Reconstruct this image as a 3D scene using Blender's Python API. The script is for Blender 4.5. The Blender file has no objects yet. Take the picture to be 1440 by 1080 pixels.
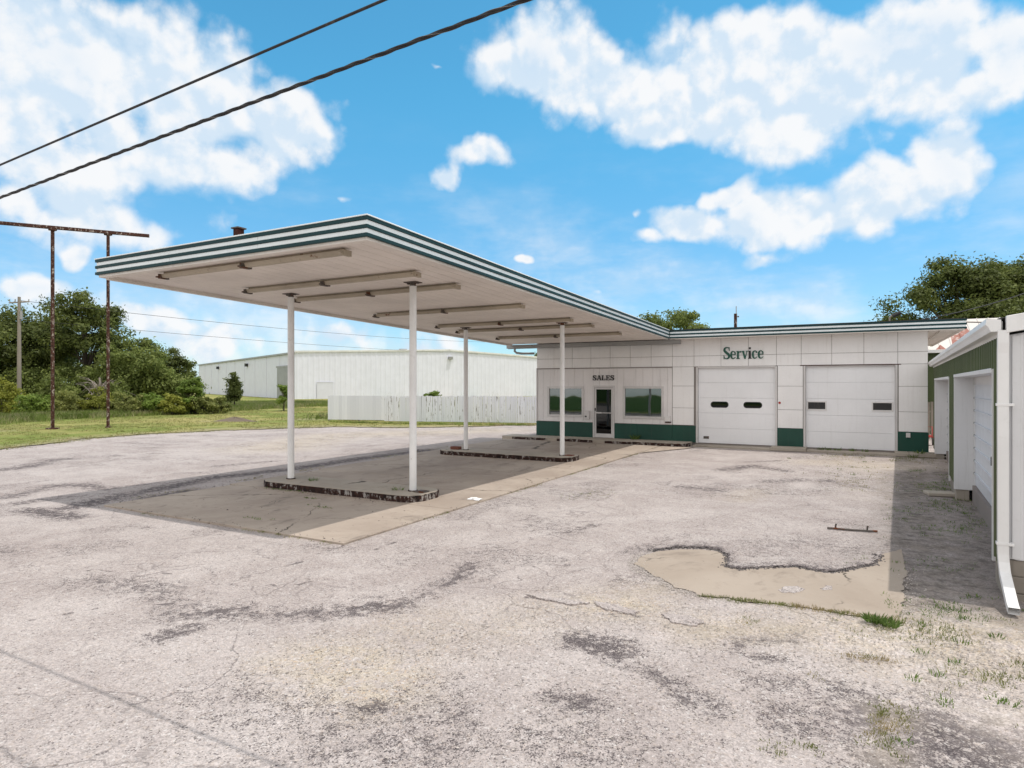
import bpy, math, random
import numpy as np
from mathutils import Vector, Matrix
R = math.radians
rnd = random.Random(7)
npr = np.random.RandomState(11)
scene = bpy.context.scene
COL = scene.collection

# ------------------------------------------------------------------ mesh helpers
class MB:
    """collects shapes, then links them as ONE mesh object"""
    def __init__(s): s.v = []; s.f = []; s.sm = []
    def add(s, vs, fs, smooth=False):
        b = len(s.v); s.v += [tuple(v) for v in vs]
        for f in fs: s.f.append([b + i for i in f]); s.sm.append(smooth)
        return s
    def hexa(s, p):   # p: 4 bottom (ccw from above) + 4 top
        return s.add(p, [(3,2,1,0),(4,5,6,7),(0,1,5,4),(1,2,6,5),(2,3,7,6),(3,0,4,7)])
    def box(s, x0, x1, y0, y1, z0, z1):
        return s.hexa([(x0,y0,z0),(x1,y0,z0),(x1,y1,z0),(x0,y1,z0),(x0,y0,z1),(x1,y0,z1),(x1,y1,z1),(x0,y1,z1)])
    def slope_box(s, x0, x1, y0, y1, fz0, fz1):
        return s.hexa([(x0,y0,fz0(y0)),(x1,y0,fz0(y0)),(x1,y1,fz0(y1)),(x0,y1,fz0(y1)),
                       (x0,y0,fz1(y0)),(x1,y0,fz1(y0)),(x1,y1,fz1(y1)),(x0,y1,fz1(y1))])
    def prism(s, poly, z0, z1):
        n = len(poly)
        return s.add([(x,y,z0) for x,y in poly] + [(x,y,z1) for x,y in poly],
            [tuple(range(n-1,-1,-1)), tuple(range(n,2*n))] + [(i,(i+1)%n,n+(i+1)%n,n+i) for i in range(n)])
    def prism_xz(s, poly, y0, y1):   # polygon in XZ, extruded along Y (y0 front)
        n = len(poly)
        return s.add([(x,y0,z) for x,z in poly] + [(x,y1,z) for x,z in poly],
            [tuple(range(n)), tuple(range(2*n-1,n-1,-1))] + [((i+1)%n,i,n+i,n+(i+1)%n) for i in range(n)])
    def tube(s, pts, rad, n=10, cap=True, smooth=True):
        pts = [Vector(p) for p in pts]
        if not hasattr(rad, '__len__'): rad = [rad]*len(pts)
        vs = []; fs = []
        up = None
        for i, p in enumerate(pts):
            d = (pts[min(i+1,len(pts)-1)] - pts[max(i-1,0)]).normalized()
            if up is None: up = Vector((0,0,1)) if abs(d.z) < .9 else Vector((1,0,0))
            a = d.cross(up).normalized(); b = a.cross(d).normalized(); up = b
            for k in range(n):
                t = 2*math.pi*k/n
                vs.append(p + (a*math.cos(t) + b*math.sin(t))*rad[i])
        for i in range(len(pts)-1):
            for k in range(n):
                fs.append((i*n+k, i*n+(k+1)%n, (i+1)*n+(k+1)%n, (i+1)*n+k))
        s.add(vs, fs, smooth)
        if cap:
            s.add([vs[k] for k in range(n)], [tuple(range(n))])
            m = (len(pts)-1)*n
            s.add([vs[m+k] for k in range(n)], [tuple(range(n-1,-1,-1))])
        return s
    def build(s, name, mat, parent=None, bevel=0):
        me = bpy.data.meshes.new(name); me.from_pydata(s.v, [], s.f)
        me.polygons.foreach_set('use_smooth', s.sm); me.update()
        me.materials.append(mat)
        return link(name, me, parent, bevel)
def link(name, me, parent=None, bevel=0):
    o = bpy.data.objects.new(name, me); COL.objects.link(o)
    if parent is not None: o.parent = parent
    if bevel:
        m = o.modifiers.new('bevel', 'BEVEL'); m.width = bevel; m.segments = 2; m.limit_method = 'ANGLE'; m.angle_limit = R(40)
        m.harden_normals = False
    return o
def fast_mesh(name, V, k, mat, nverts=None):
    """V: (n*k,3) array, every k verts one face"""
    me = bpy.data.meshes.new(name); n = len(V)//k
    me.vertices.add(len(V)); me.vertices.foreach_set('co', np.ascontiguousarray(V, dtype=np.float32).ravel())
    me.loops.add(len(V)); me.loops.foreach_set('vertex_index', np.arange(len(V), dtype=np.int32))
    me.polygons.add(n); me.polygons.foreach_set('loop_start', np.arange(0, n*k, k, dtype=np.int32))
    me.update(calc_edges=True); me.materials.append(mat)
    return me
def tag(o, label=None, cat=None, group=None, kind=None):
    if label: o['label'] = label
    if cat: o['category'] = cat
    if group: o['group'] = group
    if kind: o['kind'] = kind
    return o
def empty(name, loc=(0,0,0), rz=0):
    o = bpy.data.objects.new(name, None); o.empty_display_size = .3; COL.objects.link(o)
    o.location = loc; o.rotation_euler = (0,0,rz); return o
def copy_tree(o, parent=None):
    c = o.copy(); COL.objects.link(c)
    if parent is not None: c.parent = parent
    for ch in list(o.children): copy_tree(ch, c)
    return c

# ------------------------------------------------------------------ node helpers
class NT:
    def __init__(s, nt): s.nt = nt; s.L = nt.links
    def n(s, t, **kw):
        nd = s.nt.nodes.new('ShaderNode' + t)
        for k, v in kw.items(): setattr(nd, k, v)
        return nd
    def put(s, sock, v):
        if v is None: return
        if isinstance(v, bpy.types.NodeSocket): s.L.new(v, sock)
        elif hasattr(v, '__len__') and sock.type == 'RGBA' and len(v) == 3: sock.default_value = (*v, 1)
        else: sock.default_value = v
    def m(s, op, a, b=None, c=None, clamp=False):
        nd = s.n('Math', operation=op, use_clamp=clamp)
        for i, v in enumerate((a, b, c)): s.put(nd.inputs[i], v)
        return nd.outputs[0]
    def vm(s, op, a, b=None):
        nd = s.n('VectorMath', operation=op); s.put(nd.inputs[0], a)
        if b is not None:
            if op == 'SCALE': s.put(nd.inputs['Scale'], b)
            else: s.put(nd.inputs[1], b)
        return nd.outputs['Value'] if op in ('LENGTH','DOT_PRODUCT','DISTANCE') else nd.outputs[0]
    def mix(s, f, a, b, mode='MIX'):
        nd = s.n('Mix', data_type='RGBA', blend_type=mode, clamp_factor=True)
        s.put(nd.inputs['Factor'], f)
        for sock in nd.inputs:
            if sock.type == 'RGBA' and sock.name == 'A': s.put(sock, a)
            if sock.type == 'RGBA' and sock.name == 'B': s.put(sock, b)
        return [o for o in nd.outputs if o.type == 'RGBA'][0]
    def noise(s, vec, scale, detail=4, rough=.55, dist=0, color=False):
        nd = s.n('TexNoise'); s.put(nd.inputs['Vector'], vec)
        nd.inputs['Scale'].default_value = scale; nd.inputs['Detail'].default_value = detail
        nd.inputs['Roughness'].default_value = rough; nd.inputs['Distortion'].default_value = dist
        return nd.outputs['Color' if color else 'Fac']
    def vor(s, vec, scale, feature='F1', out='Distance', rand=1):
        nd = s.n('TexVoronoi', feature=feature); s.put(nd.inputs['Vector'], vec)
        nd.inputs['Scale'].default_value = scale; nd.inputs['Randomness'].default_value = rand
        return nd.outputs[out]
    def step(s, x, a, b, lo=0, hi=1):
        nd = s.n('MapRange', interpolation_type='SMOOTHSTEP'); s.put(nd.inputs[0], x)
        for i, v in enumerate((a, b, lo, hi)): s.put(nd.inputs[i+1], v)
        return nd.outputs[0]
    def pos(s): return s.n('NewGeometry').outputs['Position']
    def scalev(s, v, k): return s.vm('MULTIPLY', v, k)
    def attr(s, name): return s.n('Attribute', attribute_name=name).outputs['Fac']
    def bump(s, h, strength=.3, dist=.01, normal=None):
        nd = s.n('Bump'); nd.inputs['Strength'].default_value = strength; nd.inputs['Distance'].default_value = dist
        s.put(nd.inputs['Height'], h); s.put(nd.inputs['Normal'], normal); return nd.outputs[0]
    def bsdf(s, color, rough=.8, metal=0, normal=None, spec=.3, **kw):
        b = s.n('BsdfPrincipled'); s.put(b.inputs['Base Color'], color); s.put(b.inputs['Roughness'], rough)
        s.put(b.inputs['Metallic'], metal); s.put(b.inputs['Normal'], normal); b.inputs['Specular IOR Level'].default_value = spec
        for k, v in kw.items(): s.put(b.inputs[k], v)
        return b.outputs[0]
    def out(s, sh):
        o = s.n('OutputMaterial'); s.L.new(sh, o.inputs['Surface'])
def newmat(name):
    m = bpy.data.materials.new(name); m.use_nodes = True; m.node_tree.nodes.clear(); return m, NT(m.node_tree)

def painted(name, col, rough=.45, dirt=(.25,.21,.17), dirt_amt=.25, streak=.25, var=.08, bump=.05, metal=0, spec=.4, rust=0):
    """paint, porcelain or bare metal with uneven tone, run-off streaks, dust and (optionally) rust"""
    m, t = newmat(name); p = t.pos()
    big = t.noise(p, .7, 4, .6); fine = t.noise(p, 14, 5, .65)
    st = t.noise(t.scalev(p, (7,7,.45)), 1.6, 5, .6)
    c = t.mix(t.step(big, .3, .7), tuple(x*(1-var) for x in col), tuple(min(1,x*(1+var)) for x in col))
    c = t.mix(t.m('MULTIPLY', t.step(st, .52, .8), streak), c, dirt)
    c = t.mix(t.m('MULTIPLY', t.step(fine, .55, .85), dirt_amt), c, dirt)
    r = t.m('ADD', t.m('MULTIPLY', fine, .2), rough - .1)
    if rust:
        rn = t.noise(p, 5, 7, .7)
        k = t.step(rn, 1-rust-.08, 1-rust)
        c = t.mix(k, c, t.mix(fine, (.06,.025,.015), (.2,.07,.03))); r = t.m('ADD', r, t.m('MULTIPLY', k, .35))
    t.out(t.bsdf(c, r, metal, t.bump(t.m('ADD', fine, t.m('MULTIPLY', big, 2)), bump, .01), spec))
    return m
def rusty(name, a=(.035,.018,.014), b=(.10,.042,.03), c=(.42,.36,.32), pale=.38):
    m, t = newmat(name); p = t.pos()
    n1 = t.noise(p, 9, 7, .7); n2 = t.noise(t.scalev(p, (1,1,.6)), 9, 7, .75); f = t.noise(p, 40, 4, .7)
    col = t.mix(t.step(n1, .3, .7), a, b); col = t.mix(t.step(n2, .92-pale, 1.0-pale), col, c)
    t.out(t.bsdf(col, .85, 0, t.bump(f, .4, .005), .2)); return m
M = {}
M['white'] = painted('white_paint', (.76,.745,.73), .45, streak=.3, dirt_amt=.2)
M['post'] = painted('post_paint', (.82,.815,.81), .4, streak=.25, dirt_amt=.25, rust=.27)
M['panel'] = painted('porcelain_panel', (.87,.855,.85), .3, dirt=(.45,.4,.36), streak=.16, dirt_amt=.2, var=.04)
M['siding'] = painted('siding_paint', (.80,.775,.77), .55, dirt=(.38,.33,.3), streak=.35, dirt_amt=.25, var=.05)
M['joint'] = painted('joint_dark', (.24,.21,.195), .8)
M['green'] = painted('green_base_paint', (.006,.058,.040), .4, dirt=(.045,.07,.055), streak=.3, dirt_amt=.25, var=.15)
M['stripe_dark'] = painted('fascia_green', (.010,.044,.050), .55, dirt=(.035,.05,.05), streak=.15, var=.15, spec=.22)
M['stripe_white'] = painted('fascia_white', (.82,.87,.89), .3, dirt=(.5,.52,.52), streak=.2, dirt_amt=.1, var=.04)
M['soffit'] = painted('soffit_paint', (.78,.72,.67), .6, dirt=(.40,.33,.27), streak=.0, dirt_amt=.3, var=.08)
M['soffit_trim'] = painted('soffit_trim_paint', (.74,.69,.64), .5, dirt=(.35,.3,.25), dirt_amt=.4)
M['fixture'] = painted('fixture_metal', (.40,.345,.27), .5, dirt=(.16,.11,.07), streak=.0, dirt_amt=.6, var=.15, rust=.3)
M['bracket'] = painted('bracket_metal', (.10,.085,.075), .6, rust=.4)
M['galv'] = painted('galvanised', (.34,.34,.34), .5, dirt=(.18,.17,.16), streak=.5, dirt_amt=.4, metal=.3)
M['roof'] = painted('roof_felt', (.10,.10,.10), .9)
M['door_white'] = painted('overhead_door_paint', (.86,.86,.875), .4, dirt=(.45,.42,.4), streak=.12, dirt_amt=.12, var=.03)
M['alu'] = painted('aluminium_frame', (.62,.60,.59), .4, metal=.2, streak=.1, dirt_amt=.2)
M['gutter_white'] = painted('gutter_white', (.78,.775,.77), .35, dirt=(.4,.37,.33), streak=.25, dirt_amt=.2)
M['garage_green'] = painted('garage_green', (.062,.085,.03), .45, dirt=(.12,.12,.06), streak=.35, dirt_amt=.2, var=.12)
M['garage_white'] = painted('garage_white', (.68,.68,.69), .4, dirt=(.35,.33,.3), streak=.3, dirt_amt=.2, var=.03)
M['garage_door'] = painted('garage_door_paint', (.60,.62,.66), .35, dirt=(.35,.35,.36), streak=.4, dirt_amt=.3)
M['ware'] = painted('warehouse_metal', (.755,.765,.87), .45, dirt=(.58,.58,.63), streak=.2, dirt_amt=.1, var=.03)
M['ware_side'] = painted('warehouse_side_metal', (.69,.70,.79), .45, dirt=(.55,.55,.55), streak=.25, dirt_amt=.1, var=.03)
M['dark'] = painted('dark_metal', (.03,.03,.03), .6)
M['black'] = painted('black_letter', (.012,.012,.012), .5)
M['letter_green'] = painted('letter_green', (.015,.10,.07), .4, var=.15)
M['rust'] = rusty('rusty_steel')
M['vent_rust'] = rusty('rusty_vent', (.03,.012,.01), (.09,.03,.025), pale=.05)
M['curb'] = rusty('curb_steel', (.012,.010,.010), (.065,.028,.02), (.34,.32,.30), pale=.40)
M['cable'] = painted('cable_rubber', (.018,.018,.02), .6)
M['lash'] = painted('lashing_steel', (.30,.29,.28), .4, metal=.5)
M['interior'] = painted('interior_wall', (.20,.19,.18), .8)
M['carton'] = painted('brown_carton', (.38,.17,.07), .8)
M['yellow'] = painted('yellow_plastic', (.55,.36,.03), .5)
M['red'] = painted('red_paint', (.40,.03,.02), .5)
M['wood'] = painted('grey_wood', (.30,.265,.225), .85, dirt=(.09,.075,.06), streak=.7, dirt_amt=.5, var=.2, bump=.3)
M['polewood'] = painted('pole_wood', (.27,.235,.20), .9, streak=.4, bump=.3)
M['brick'] = painted('brick_red', (.17,.065,.045), .9, dirt=(.05,.03,.03), dirt_amt=.6)
M['litter'] = painted('litter_white', (.8,.8,.8), .7, dirt_amt=.05, streak=0)
def fence_mat(name, peel):
    m, t = newmat(name); p = t.pos()
    n = t.noise(t.scalev(p, (9,9,1.1)), 1.5, 7, .7); isl = t.n('NewGeometry').outputs['Random Per Island']
    thr = t.m('SUBTRACT', 1-peel, t.m('MULTIPLY', isl, .12))
    k = t.step(n, thr, t.m('ADD', thr, .06)); f = t.noise(p, 12, 5, .6)
    c = t.mix(isl, (.70,.71,.78), (.81,.82,.89)); c = t.mix(k, c, t.mix(f, (.10,.085,.07), (.26,.225,.19)))
    t.out(t.bsdf(c, .75, 0, t.bump(t.m('SUBTRACT', f, k), .3, .01), .2)); return m
M['fence_new'] = fence_mat('fence_white', .2); M['fence_old'] = fence_mat('fence_peeling', .34)
def glass_mat(name, tint, refl):
    m, t = newmat(name)
    tr = t.n('BsdfTransparent'); t.put(tr.inputs[0], tint)
    gl = t.n('BsdfGlossy'); gl.inputs['Roughness'].default_value = .02; t.put(gl.inputs[0], (.9,.95,.95))
    lw = t.n('Fresnel'); lw.inputs['IOR'].default_value = 1.5
    # float glass is never perfectly flat
    bp = t.bump(t.noise(t.pos(), .9, 2, .4), .05, .05); t.L.new(bp, gl.inputs['Normal'])
    mx = t.n('MixShader'); t.put(mx.inputs[0], t.m('MULTIPLY', lw.outputs[0], refl, clamp=True)); t.L.new(tr.outputs[0], mx.inputs[1]); t.L.new(gl.outputs[0], mx.inputs[2])
    t.out(mx.outputs[0]); return m
M['glass'] = glass_mat('window_glass', (.36,.41,.41), 4.2)
M['glass_dark'] = glass_mat('tinted_glass', (.10,.11,.12), 1.5)
def metal_roof():
    m, t = newmat('rusty_roof'); p = t.pos()
    b = t.vor(t.vm('ADD', t.scalev(p, (1.15,.22,.22)), (2.37,.4,0)), 1.0, 'F1', 'Color', .9); n = t.noise(p, 3, 5, .7)
    sep = t.n('SeparateColor'); t.L.new(b, sep.inputs[0])
    k = t.step(t.m('ADD', sep.outputs[0], t.m('MULTIPLY', t.m('SUBTRACT', n, .5), .6)), .40, .48)
    c = t.mix(k, t.mix(n, (.26,.095,.065), (.36,.17,.13)), (.62,.58,.54))
    t.out(t.bsdf(c, .6, 0, None, .3)); return m
M['rust_roof'] = metal_roof()
def leafmat(name, a, b, trans=.42, dry=None):
    m, t = newmat(name); isl = t.n('NewGeometry').outputs['Random Per Island']
    big = t.noise(t.pos(), .45, 3, .6)
    c = t.mix(isl, a, b); c = t.mix(t.step(big, .35, .7), t.mix(.65, c, tuple(x*.55 for x in a)), c)
    if dry: c = t.mix(t.step(t.noise(t.pos(), 1.2, 4, .6), .5, .62), c, t.mix(isl, dry, tuple(x*.6 for x in dry)))
    d = t.bsdf(c, .55, 0, None, .25)
    tl = t.n('BsdfTranslucent'); t.put(tl.inputs[0], t.mix(.5, c, (.16,.22,.03), 'MULTIPLY') if False else c)
    mx = t.n('MixShader'); mx.inputs[0].default_value = trans; t.L.new(d, mx.inputs[1]); t.L.new(tl.outputs[0], mx.inputs[2])
    t.out(mx.outputs[0]); return m
M['leaf_dark'] = leafmat('leaf_dark', (.105,.14,.036), (.25,.285,.08))
M['leaf_mid'] = leafmat('leaf_mid', (.155,.205,.05), (.33,.38,.11))
M['leaf_olive'] = leafmat('leaf_olive', (.20,.235,.06), (.39,.40,.13))
M['leaf_bright'] = leafmat('leaf_bright', (.16,.25,.04), (.31,.40,.09))
M['leaf_yellow'] = leafmat('leaf_yellow', (.24,.27,.04), (.45,.45,.09))
M['weed'] = leafmat('weed_leaf', (.20,.24,.07), (.34,.33,.13), .4, dry=(.46,.37,.19))
M['weed_green'] = leafmat('weed_green_leaf', (.13,.22,.05), (.25,.33,.10), .4)
M['tall_grass'] = leafmat('tall_grass_leaf', (.19,.27,.055), (.36,.41,.13), .45, dry=(.50,.46,.25))
M['lawn_blade'] = leafmat('lawn_blade_leaf', (.22,.24,.06), (.36,.33,.12), .4, dry=(.48,.40,.2))
M['bark'] = painted('bark', (.10,.08,.065), .95, dirt=(.04,.03,.025), streak=.5, dirt_amt=.5, bump=.6)
M['dead'] = painted('dead_wood', (.30,.26,.23), .95)

# ------------------------------------------------------------------ ground materials
def lot_material(gravel=False):
    m, t = newmat('weathered_asphalt' if not gravel else 'gravel_ground'); p = t.pos()
    warp = t.vm('SUBTRACT', t.noise(p, .8, 3, .6, color=True), (.5,.5,.5))
    pw = t.vm('ADD', p, t.vm('SCALE', warp, 1.1))
    dark = t.attr('dark'); crk = t.attr('crack'); tan = t.attr('tan'); gra = t.attr('gravel')
    n0 = t.noise(p, .22, 5, .6); n1 = t.noise(pw, 1.1, 6, .65); n2 = t.noise(p, 5, 6, .7); n3 = t.noise(p, 34, 5, .8)
    c = t.mix(t.step(n0, .35, .65), (.375,.328,.312), (.435,.388,.370))
    c = t.mix(t.m('MULTIPLY', t.step(n1, .42, .7), .5), c, (.49,.443,.425))
    c = t.mix(t.m('MULTIPLY', t.step(n1, .56, .40), .25), c, (.315,.270,.258))
    tanf = t.m('MULTIPLY', tan, t.step(n2, .3, .65))
    c = t.mix(t.m('MULTIPLY', tanf, .8), c, (.47,.405,.315))
    # aggregate: a random tone per stone at two sizes
    s1 = t.n('SeparateColor'); t.L.new(t.vor(p, 95, 'F1', 'Color'), s1.inputs[0])
    s2 = t.n('SeparateColor'); t.L.new(t.vor(p, 44, 'F1', 'Color'), s2.inputs[0])
    st = t.m('ADD', t.m('MULTIPLY', s1.outputs[0], .42), t.m('MULTIPLY', s2.outputs[1], t.m('MULTIPLY_ADD', gra, .3, .22)))
    c = t.mix(1, c, t.n('CombineColor').outputs[0], 'MULTIPLY') if False else c
    k = t.m('ADD', st, .69); kk = t.n('CombineXYZ'); [t.L.new(k, kk.inputs[i]) for i in range(3)]
    c = t.mix(1, c, kk.outputs[0], 'MULTIPLY')
    chip = t.m('MULTIPLY', t.step(s2.outputs[0], .90, .95), t.step(s1.outputs[2], .4, .6)); c = t.mix(t.m('MULTIPLY', chip, .6), c, (.66,.63,.61))
    warm = t.step(s2.outputs[2], .86, .93); c = t.mix(t.m('MULTIPLY', warm, t.m('MULTIPLY_ADD', tan, .5, .12)), c, (.50,.37,.25))
    # pits where the binder has gone: more of them where dark
    d2 = t.m('MULTIPLY', t.m('MULTIPLY', dark, t.step(n1, .25, .55, .35, 1.15)), t.step(t.noise(p, 8, 5, .7), .36, .62, .15, 1.2))
    lvl = t.m('ADD', t.m('MULTIPLY', d2, .31), t.m('MULTIPLY', t.m('SUBTRACT', n2, .5), .35))
    pitn = t.m('ADD', t.m('ADD', t.m('MULTIPLY', n3, .62), t.m('MULTIPLY', t.noise(p, 15, 4, .7), .38)), t.m('MULTIPLY', t.m('SUBTRACT', s1.outputs[1], .5), .26))
    pit = t.step(t.m('ADD', pitn, lvl), .612, .69)
    c = t.mix(t.m('MULTIPLY', t.step(d2, .15, 1.2), .30), c, (.16,.135,.14))
    # alligator cracking in the dark zones, long wandering cracks elsewhere
    pc = t.vm('ADD', p, t.vm('SCALE', t.vm('SUBTRACT', t.noise(p, 3, 4, .6, color=True), (.5,.5,.5)), .25))
    e1 = t.vor(pc, 9, 'DISTANCE_TO_EDGE'); al = t.m('MULTIPLY', t.step(e1, .07, .012), t.step(t.m('ADD', dark, t.m('MULTIPLY', n2, .5)), .95, 1.3))
    pl = t.vm('ADD', pw, t.vm('SCALE', t.vm('SUBTRACT', t.noise(p, 6, 3, .6, color=True), (.5,.5,.5)), .12))
    e2 = t.vor(t.scalev(pl, (1,1,0)), .42, 'DISTANCE_TO_EDGE'); brk = t.noise(p, .5, 3, .6)
    lg = t.m('MULTIPLY', t.step(e2, .0065, .001), t.step(brk, .48, .6))
    e3 = t.vor(t.scalev(pl, (1,1,0)), 1.25, 'DISTANCE_TO_EDGE')
    lg = t.m('MAXIMUM', lg, t.m('MULTIPLY', t.step(e3, .016, .004), t.m('MULTIPLY', t.step(t.noise(p, .33, 2, .5), .49, .60), .8)))
    cw = t.m('ADD', crk, t.m('MULTIPLY', t.m('SUBTRACT', t.noise(p, 4, 5, .7), .5), .30))
    ck = t.m('MULTIPLY', t.step(cw, .03, .0), t.m('MULTIPLY', t.step(n3, .38, .55), .8))
    hole = t.m('MAXIMUM', t.m('MAXIMUM', al, t.m('MULTIPLY', t.m('MULTIPLY', lg, .55), t.step(n3, .35, .55))), t.m('MAXIMUM', ck, t.m('MULTIPLY', t.m('MULTIPLY', pit, .9), t.step(s1.outputs[0], .12, .5, .25, 1.0))))
    hole = t.m('MULTIPLY', hole, t.m('SUBTRACT', 1, t.m('MULTIPLY', gra, .55)))
    c = t.mix(hole, c, t.mix(n3, (.035,.028,.032), (.11,.092,.095)))
    soil = t.m('MULTIPLY', gra, t.step(t.noise(pw, 1.7, 6, .7), .42, .62)); c = t.mix(t.m('MULTIPLY', soil, .5), c, (.30,.255,.195)); soil_shade = t.attr('soil'); c = t.mix(t.m('MULTIPLY', soil_shade, t.m('MULTIPLY', t.step(n1, .25, .6, .6, .95), t.step(n2, .25, .62, 1.0, .45))), c, t.mix(n2, (.06,.05,.042), (.14,.12,.108)))  # soil attribute: dark dirt plus shade painted along the garage wall
    h = t.m('ADD', t.m('MULTIPLY', s1.outputs[0], .5), t.m('ADD', t.m('MULTIPLY', n3, .8), t.m('MULTIPLY', s2.outputs[0], .5)))
    h = t.m('SUBTRACT', h, t.m('MULTIPLY', hole, 1.6))
    nrm = t.bump(h, .55, .012); nrm = t.bump(n1, .25, .12, nrm)
    t.out(t.bsdf(c, .92, 0, nrm, .15)); return m
M['lot'] = lot_material()
def concrete_material(name, a, b, stain=(.25,.215,.18), stain_amt=.5):
    m, t = newmat(name); p = t.pos()
    n0 = t.noise(p, .5, 6, .65, .4); n1 = t.noise(p, 3, 6, .7); n2 = t.noise(p, 40, 5, .7)
    c = t.mix(t.step(n0, .3, .7), a, b); c = t.mix(t.m('MULTIPLY', t.step(n1, .55, .8), stain_amt), c, stain)
    c = t.mix(t.m('MULTIPLY', t.step(n2, .62, .75), .5), c, tuple(x*.4 for x in a)); c = t.mix(t.m('MULTIPLY', t.step(n2, .38, .28), .4), c, tuple(min(1,x*1.4) for x in b))
    c = t.mix(t.m('MULTIPLY', t.step(t.noise(t.scalev(p, (1,.55,1)), 1.25, 7, .72, .5), .54, .68), stain_amt*.75), c, tuple(x*.62 for x in stain)); c = t.mix(t.m('MULTIPLY', t.step(t.noise(p, 7, 6, .75), .62, .7), stain_amt*.6), c, (.07,.06,.05))
    pl = t.vm('ADD', p, t.vm('SCALE', t.vm('SUBTRACT', t.noise(p, 2, 4, .6, color=True), (.5,.5,.5)), .5))
    e = t.vor(t.scalev(pl, (1,1,0)), .28, 'DISTANCE_TO_EDGE'); ck = t.m('MULTIPLY', t.step(e, .006, .001), t.step(n0, .45, .55))
    c = t.mix(ck, c, (.09,.075,.06))
    t.out(t.bsdf(c, .85, 0, t.bump(t.m('ADD', n2, n1), .25, .006), .2)); return m
M['slab'] = concrete_material('concrete_slab', (.335,.275,.228), (.45,.38,.318), (.20,.165,.14), .75)
M['patch'] = concrete_material('exposed_concrete', (.325,.268,.218), (.39,.33,.275), (.25,.205,.17), .7)
M['island'] = concrete_material('island_concrete', (.37,.32,.265), (.46,.41,.345))
M['walk'] = concrete_material('walk_concrete', (.36,.315,.265), (.46,.41,.35))
def lawn_material():
    m, t = newmat('mown_grass'); p = t.pos()
    n0 = t.noise(p, .16, 5, .6, .3); n1 = t.noise(p, .9, 6, .7); n2 = t.noise(p, 9, 6, .75); n3 = t.noise(p, 45, 3, .7)
    dry = t.attr('dry')
    c = t.mix(t.step(n1, .35, .65), (.145,.195,.042), (.24,.28,.075)); c = t.mix(t.step(n0, .38, .62), c, (.36,.325,.125))
    c = t.mix(t.m('MULTIPLY', t.step(n2, .5, .72), .5), c, (.42,.36,.18))
    dd = t.m('MULTIPLY', dry, t.step(n1, .3, .58)); c = t.mix(dd, c, t.mix(n2, (.33,.27,.16), (.47,.41,.31)))
    c = t.mix(t.m('MULTIPLY', t.step(n3, .55, .4), .35), c, (.05,.06,.015))
    t.out(t.bsdf(c, .95, 0, t.bump(t.m('ADD', n2, n3), .7, .04), .1)); return m
M['lawn'] = lawn_material()
def field_mat(name, a, b):
    m, t = newmat(name); p = t.pos()
    c = t.mix(t.step(t.noise(p, .05, 6, .6), .35, .65), a, b); c = t.mix(t.m('MULTIPLY', t.noise(p, 2, 5, .7), .4), c, tuple(x*.5 for x in a))
    t.out(t.bsdf(c, .95, 0, None, .1)); return m
M['field'] = field_mat('far_field', (.13,.16,.045), (.21,.21,.075))
M['crop'] = field_mat('crop_green', (.02,.065,.012), (.045,.10,.02))
M['road'] = field_mat('road_asphalt', (.12,.118,.115), (.16,.155,.15))
M['dirt'] = field_mat('dirt_heap', (.14,.115,.09), (.22,.18,.14))

# ------------------------------------------------------------------ ground
def seg_dist(P, pts):
    d = np.full(len(P), 1e9)
    for (ax, ay), (bx, by) in zip(pts[:-1], pts[1:]):
        a = np.array((ax, ay)); b = np.array((bx, by)) - a; L2 = (b*b).sum() + 1e-9
        t = np.clip(((P - a) @ b)/L2, 0, 1); d = np.minimum(d, np.hypot(*((P - a - t[:,None]*b).T)))
    return d
def in_poly(P, poly):
    x, y = P[:,0], P[:,1]; r = np.zeros(len(P), bool); n = len(poly)
    for i in range(n):
        x1, y1 = poly[i]; x2, y2 = poly[(i+1) % n]
        c = ((y1 > y) != (y2 > y)) & (x < (x2-x1)*(y-y1)/(y2-y1+1e-12) + x1); r ^= c
    return r
def vnoise(P, s, seed=0):   # cheap value noise for the masks
    q = P*s + seed*17.31; i = np.floor(q).astype(int); f = q - i; f = f*f*(3-2*f)
    h = lambda a, b: (np.sin(a*127.1 + b*311.7 + seed)*43758.5453) % 1
    return (h(i[:,0],i[:,1])*(1-f[:,0]) + h(i[:,0]+1,i[:,1])*f[:,0])*(1-f[:,1]) + (h(i[:,0],i[:,1]+1)*(1-f[:,0]) + h(i[:,0]+1,i[:,1]+1)*f[:,0])*f[:,1]

big = MB().add([(-2500,-2500,-.05),(2500,-2500,-.05),(2500,2500,-.05),(-2500,2500,-.05)], [(0,1,2,3)]).build('ground', M['field']); tag(big, kind='structure')
rd = MB().add([(-600,-24,-.02),(600,-24,-.02),(600,-15,-.02),(-600,-15,-.02)], [(0,1,2,3)]).build('road', M['road']); tag(rd, kind='structure')
cf = MB().add([(-900,-900,-.03),(900,-900,-.03),(900,-30,-.03),(-900,-30,-.03)], [(0,1,2,3)]).build('crop_field', M['crop']); tag(cf, kind='structure')

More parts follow.
